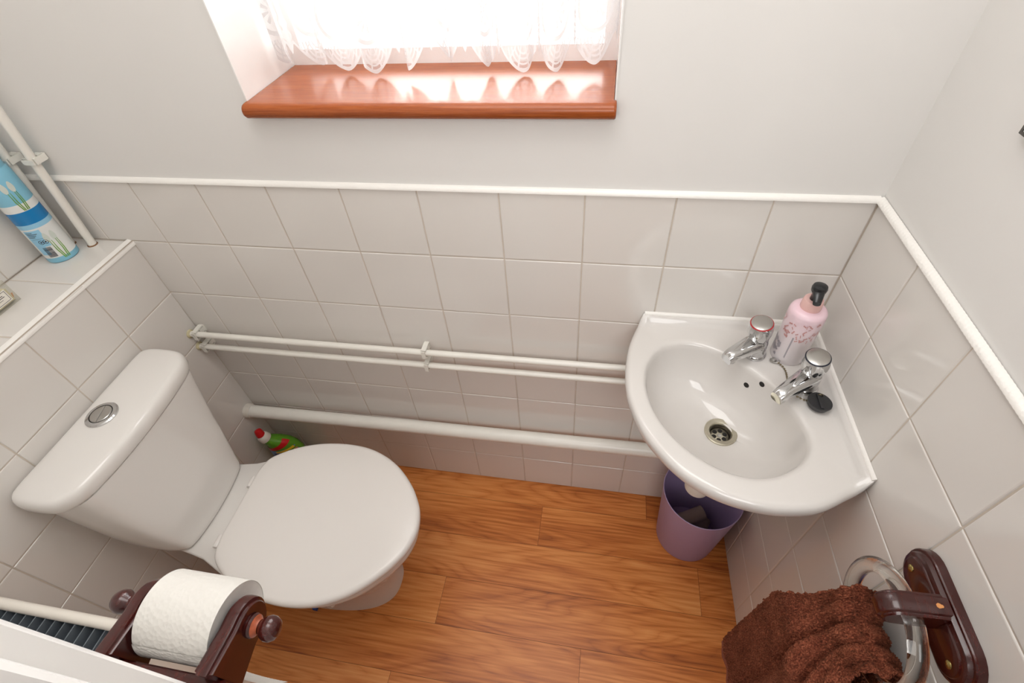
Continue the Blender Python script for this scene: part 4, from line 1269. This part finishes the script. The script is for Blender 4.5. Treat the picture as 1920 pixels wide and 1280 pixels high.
def towel():
    rnd = random.Random(11)
    NU, NV = 230, 330
    x_ring = lambda y: xr(y)-OFF+.008
    bm = bmesh.new(); G = []
    sm = lambda x: (lambda q: q*q*(3-2*q))(max(0, min(1, x)))
    for j in range(NV+1):
        v = j/NV; row = []
        for i in range(NU+1):
            u = i/NU; w = u-.5
            if v < .62: k = 1-v/.62
            elif v < .70: k = 0
            else: k = (v-.70)/.30
            sp = sm(k*3.4) if v < .65 else sm(k*1.6)*.5     # the cloth spreads out below the ring
            half = .050+.078*sp
            yc = RC.y-.001-.051*sp
            y = yc-w*2*half
            dyr = max(-.060, min(.060, (yc-w*2*.050)-RC.y))
            zr = RC.z-math.sqrt(RR*RR-dyr*dyr)
            zr = (zr+.012)*(1-sp)+(RC.z-RR+.030)*sp
            ed = sm(min(u, 1-u)*5)
            rho = .0235+.006*ed*(.5+.5*math.sin(w*23+1.0))*(1-.4*sp)
            fold = ed*(.010*math.sin(w*15+.8+1.2*k)+.005*math.sin(w*31+2.0))*(1-sp*.35)*sm(k*5)
            if v < .62:
                z = zr-.445*k; o = rho+.036*sm(k*5.5)+.010*k+fold*.8
            elif v < .70:
                a = (v-.62)/.08*PI; z = zr+rho*math.sin(a); o = rho*math.cos(a)
            else:
                z = zr-.29*k; o = -rho-.002*k+fold*.1
            x = x_ring(y)-o
            if v >= .7: x = min(x, xr(y)-.012)
            row.append(V((x, y, z)))
        G.append(row)
    # deep creases running down from the ring
    VV = [[None]*(NU+1) for _ in range(NV+1)]
    for j in range(NV+1):
        for i in range(NU+1):
            a = G[j][min(i+1, NU)]-G[j][max(i-1, 0)]; b = G[min(j+1, NV)][i]-G[max(j-1, 0)][i]
            n_ = a.cross(b); n_.normalize()
            if (n_.x > 0) == (j/NV < .65): n_ = -n_
            u = i/NU; v = j/NV
            hemb = v < .035 or v > .975
            amp = .0002 if hemb else .0011
            crease = 0
            if v < .64:
                for cu, cv, sl, dp in ((.40, .53, .5, .010), (.60, .50, .25, .012), (.78, .50, -.1, .009)):
                    d = (u-cu-(v-cv)*sl); e = math.exp(-((v-cv)/.085)**2)*sm((.60-v)/.05)
                    crease -= dp*math.exp(-(d/.030)**2)*e
                    crease += dp*.7*math.exp(-((d-.075)/.05)**2)*math.exp(-((v-cv)/.10)**2)
            p = G[j][i]+n_*(rnd.gauss(0, amp)+crease+(0.0035 if not hemb else 0))
            lim = xr(p.y)-.004
            if p.x > lim: p.x = lim
            VV[j][i] = bm.verts.new(p)
    for j in range(NV):
        for i in range(NU):
            f = bm.faces.new((VV[j][i], VV[j][i+1], VV[j+1][i+1], VV[j+1][i]))
            u = i/NU; v = j/NV
            f.material_index = 1 if (v < .035 or v > .975) else 0
    o = finish('hand_towel', bm, [M['towel'], M['hem']], smooth=180, recalc=True)
    md = o.modifiers.new('thickness', 'SOLIDIFY'); md.thickness = .004; md.offset = -1
    tag(o, 'brown terry hand towel hanging through the clear towel ring', 'towel')
towel()

# ------------------------------------------------------------------ small framed picture at the right edge
def picture():
    yb, zb = -.1725, 1.2405; w, h = .10, .13
    t = thing('wall_picture', 'thin dark picture frame on the right wall above the basin', 'picture frame', (xr(yb-w/2)-.004, yb-w/2, zb))
    P = lambda a, b, d: V((xr(yb-a), yb-a, zb+b))+nR*d
    bm = bmesh.new()
    fw = .0028
    for a0, a1, b0, b1 in ((0, w, 0, fw), (0, w, h-fw, h), (0, fw, fw, h-fw), (w-fw, w, fw, h-fw)):
        loft(bm, [[P(a, b, -.003) for a, b in ((a0, b0), (a1, b0), (a1, b1), (a0, b1))], [P(a, b, .003) for a, b in ((a0, b0), (a1, b0), (a1, b1), (a0, b1))]])
    finish('frame', bm, M['frame'], t, smooth=0)
    bm = bmesh.new(); loft(bm, [[P(a, b, d) for a, b in ((fw, fw), (w-fw, fw), (w-fw, h-fw), (fw, h-fw))] for d in (-.002, .0015)])
    finish('print', bm, M['print'], t, smooth=0)
picture()

# ------------------------------------------------------------------ light
def area(name, loc, target, sx, sy, power, col=(1, 1, 1)):
    l = bpy.data.lights.new(name, 'AREA'); l.shape = 'RECTANGLE'; l.size = sx; l.size_y = sy; l.energy = power; l.color = col
    o = bpy.data.objects.new(name, l); o.location = loc
    o.rotation_euler = (V(target)-V(loc)).to_track_quat('-Z', 'Y').to_euler(); link(o); return o
w = bpy.data.worlds.new('sky'); sc.world = w; w.use_nodes = True
bg = w.node_tree.nodes['Background']; bg.inputs[0].default_value = (1, .985, .97, 1); bg.inputs[1].default_value = 5.0
area('daylight', (.80, .34, 1.68), (.80, -.6, 1.0), .56, .74, 10, (1, .995, .99))
area('ceiling_light', (.95, -.40, HC-.03), (.95, -.40, 0), .9, .6, 8.2, (1, .99, .975))
area('hallway_light', (1.20, -1.9, 1.95), (.85, 0, .75), .9, .8, 13, (.985, .985, .985))

# ------------------------------------------------------------------ camera
cam = bpy.data.cameras.new('camera'); co = bpy.data.objects.new('camera', cam); link(co)
Rr = ((0.98393, 0.16325, -0.07240), (0, 0, 0), (0, 0, 0))
def rotvec(w):
    w = V(w); th = w.length; k = w/th
    return Matrix.Rotation(th, 3, k)
R0 = Matrix(((1, 0, 0), (0, 0, -1), (0, 1, 0)))
Rc = rotvec((0.815, 0.1815, 0.0057)) @ R0       # rows: image right, image down, view direction
right, down, fwd = Rc[0], Rc[1], Rc[2]
m = Matrix(((right.x, -down.x, -fwd.x), (right.y, -down.y, -fwd.y), (right.z, -down.z, -fwd.z))).to_4x4()
m.translation = V((7.1981*T, -5.0607*T, (2.9035+6.975)*T))
co.matrix_world = m
cam.sensor_fit = 'HORIZONTAL'; cam.sensor_width = 36; cam.lens = 36*926/1920
cam.clip_start = .01; cam.clip_end = 50
sc.camera = co
sc.view_settings.view_transform = 'Standard'; sc.view_settings.look = 'None'; sc.view_settings.gamma = 1; sc.view_settings.use_curve_mapping = False
sc.view_settings.exposure = 0.0
sc.cycles.max_bounces = 12; sc.cycles.transparent_max_bounces = 16; sc.cycles.transmission_bounces = 10; sc.cycles.diffuse_bounces = 6
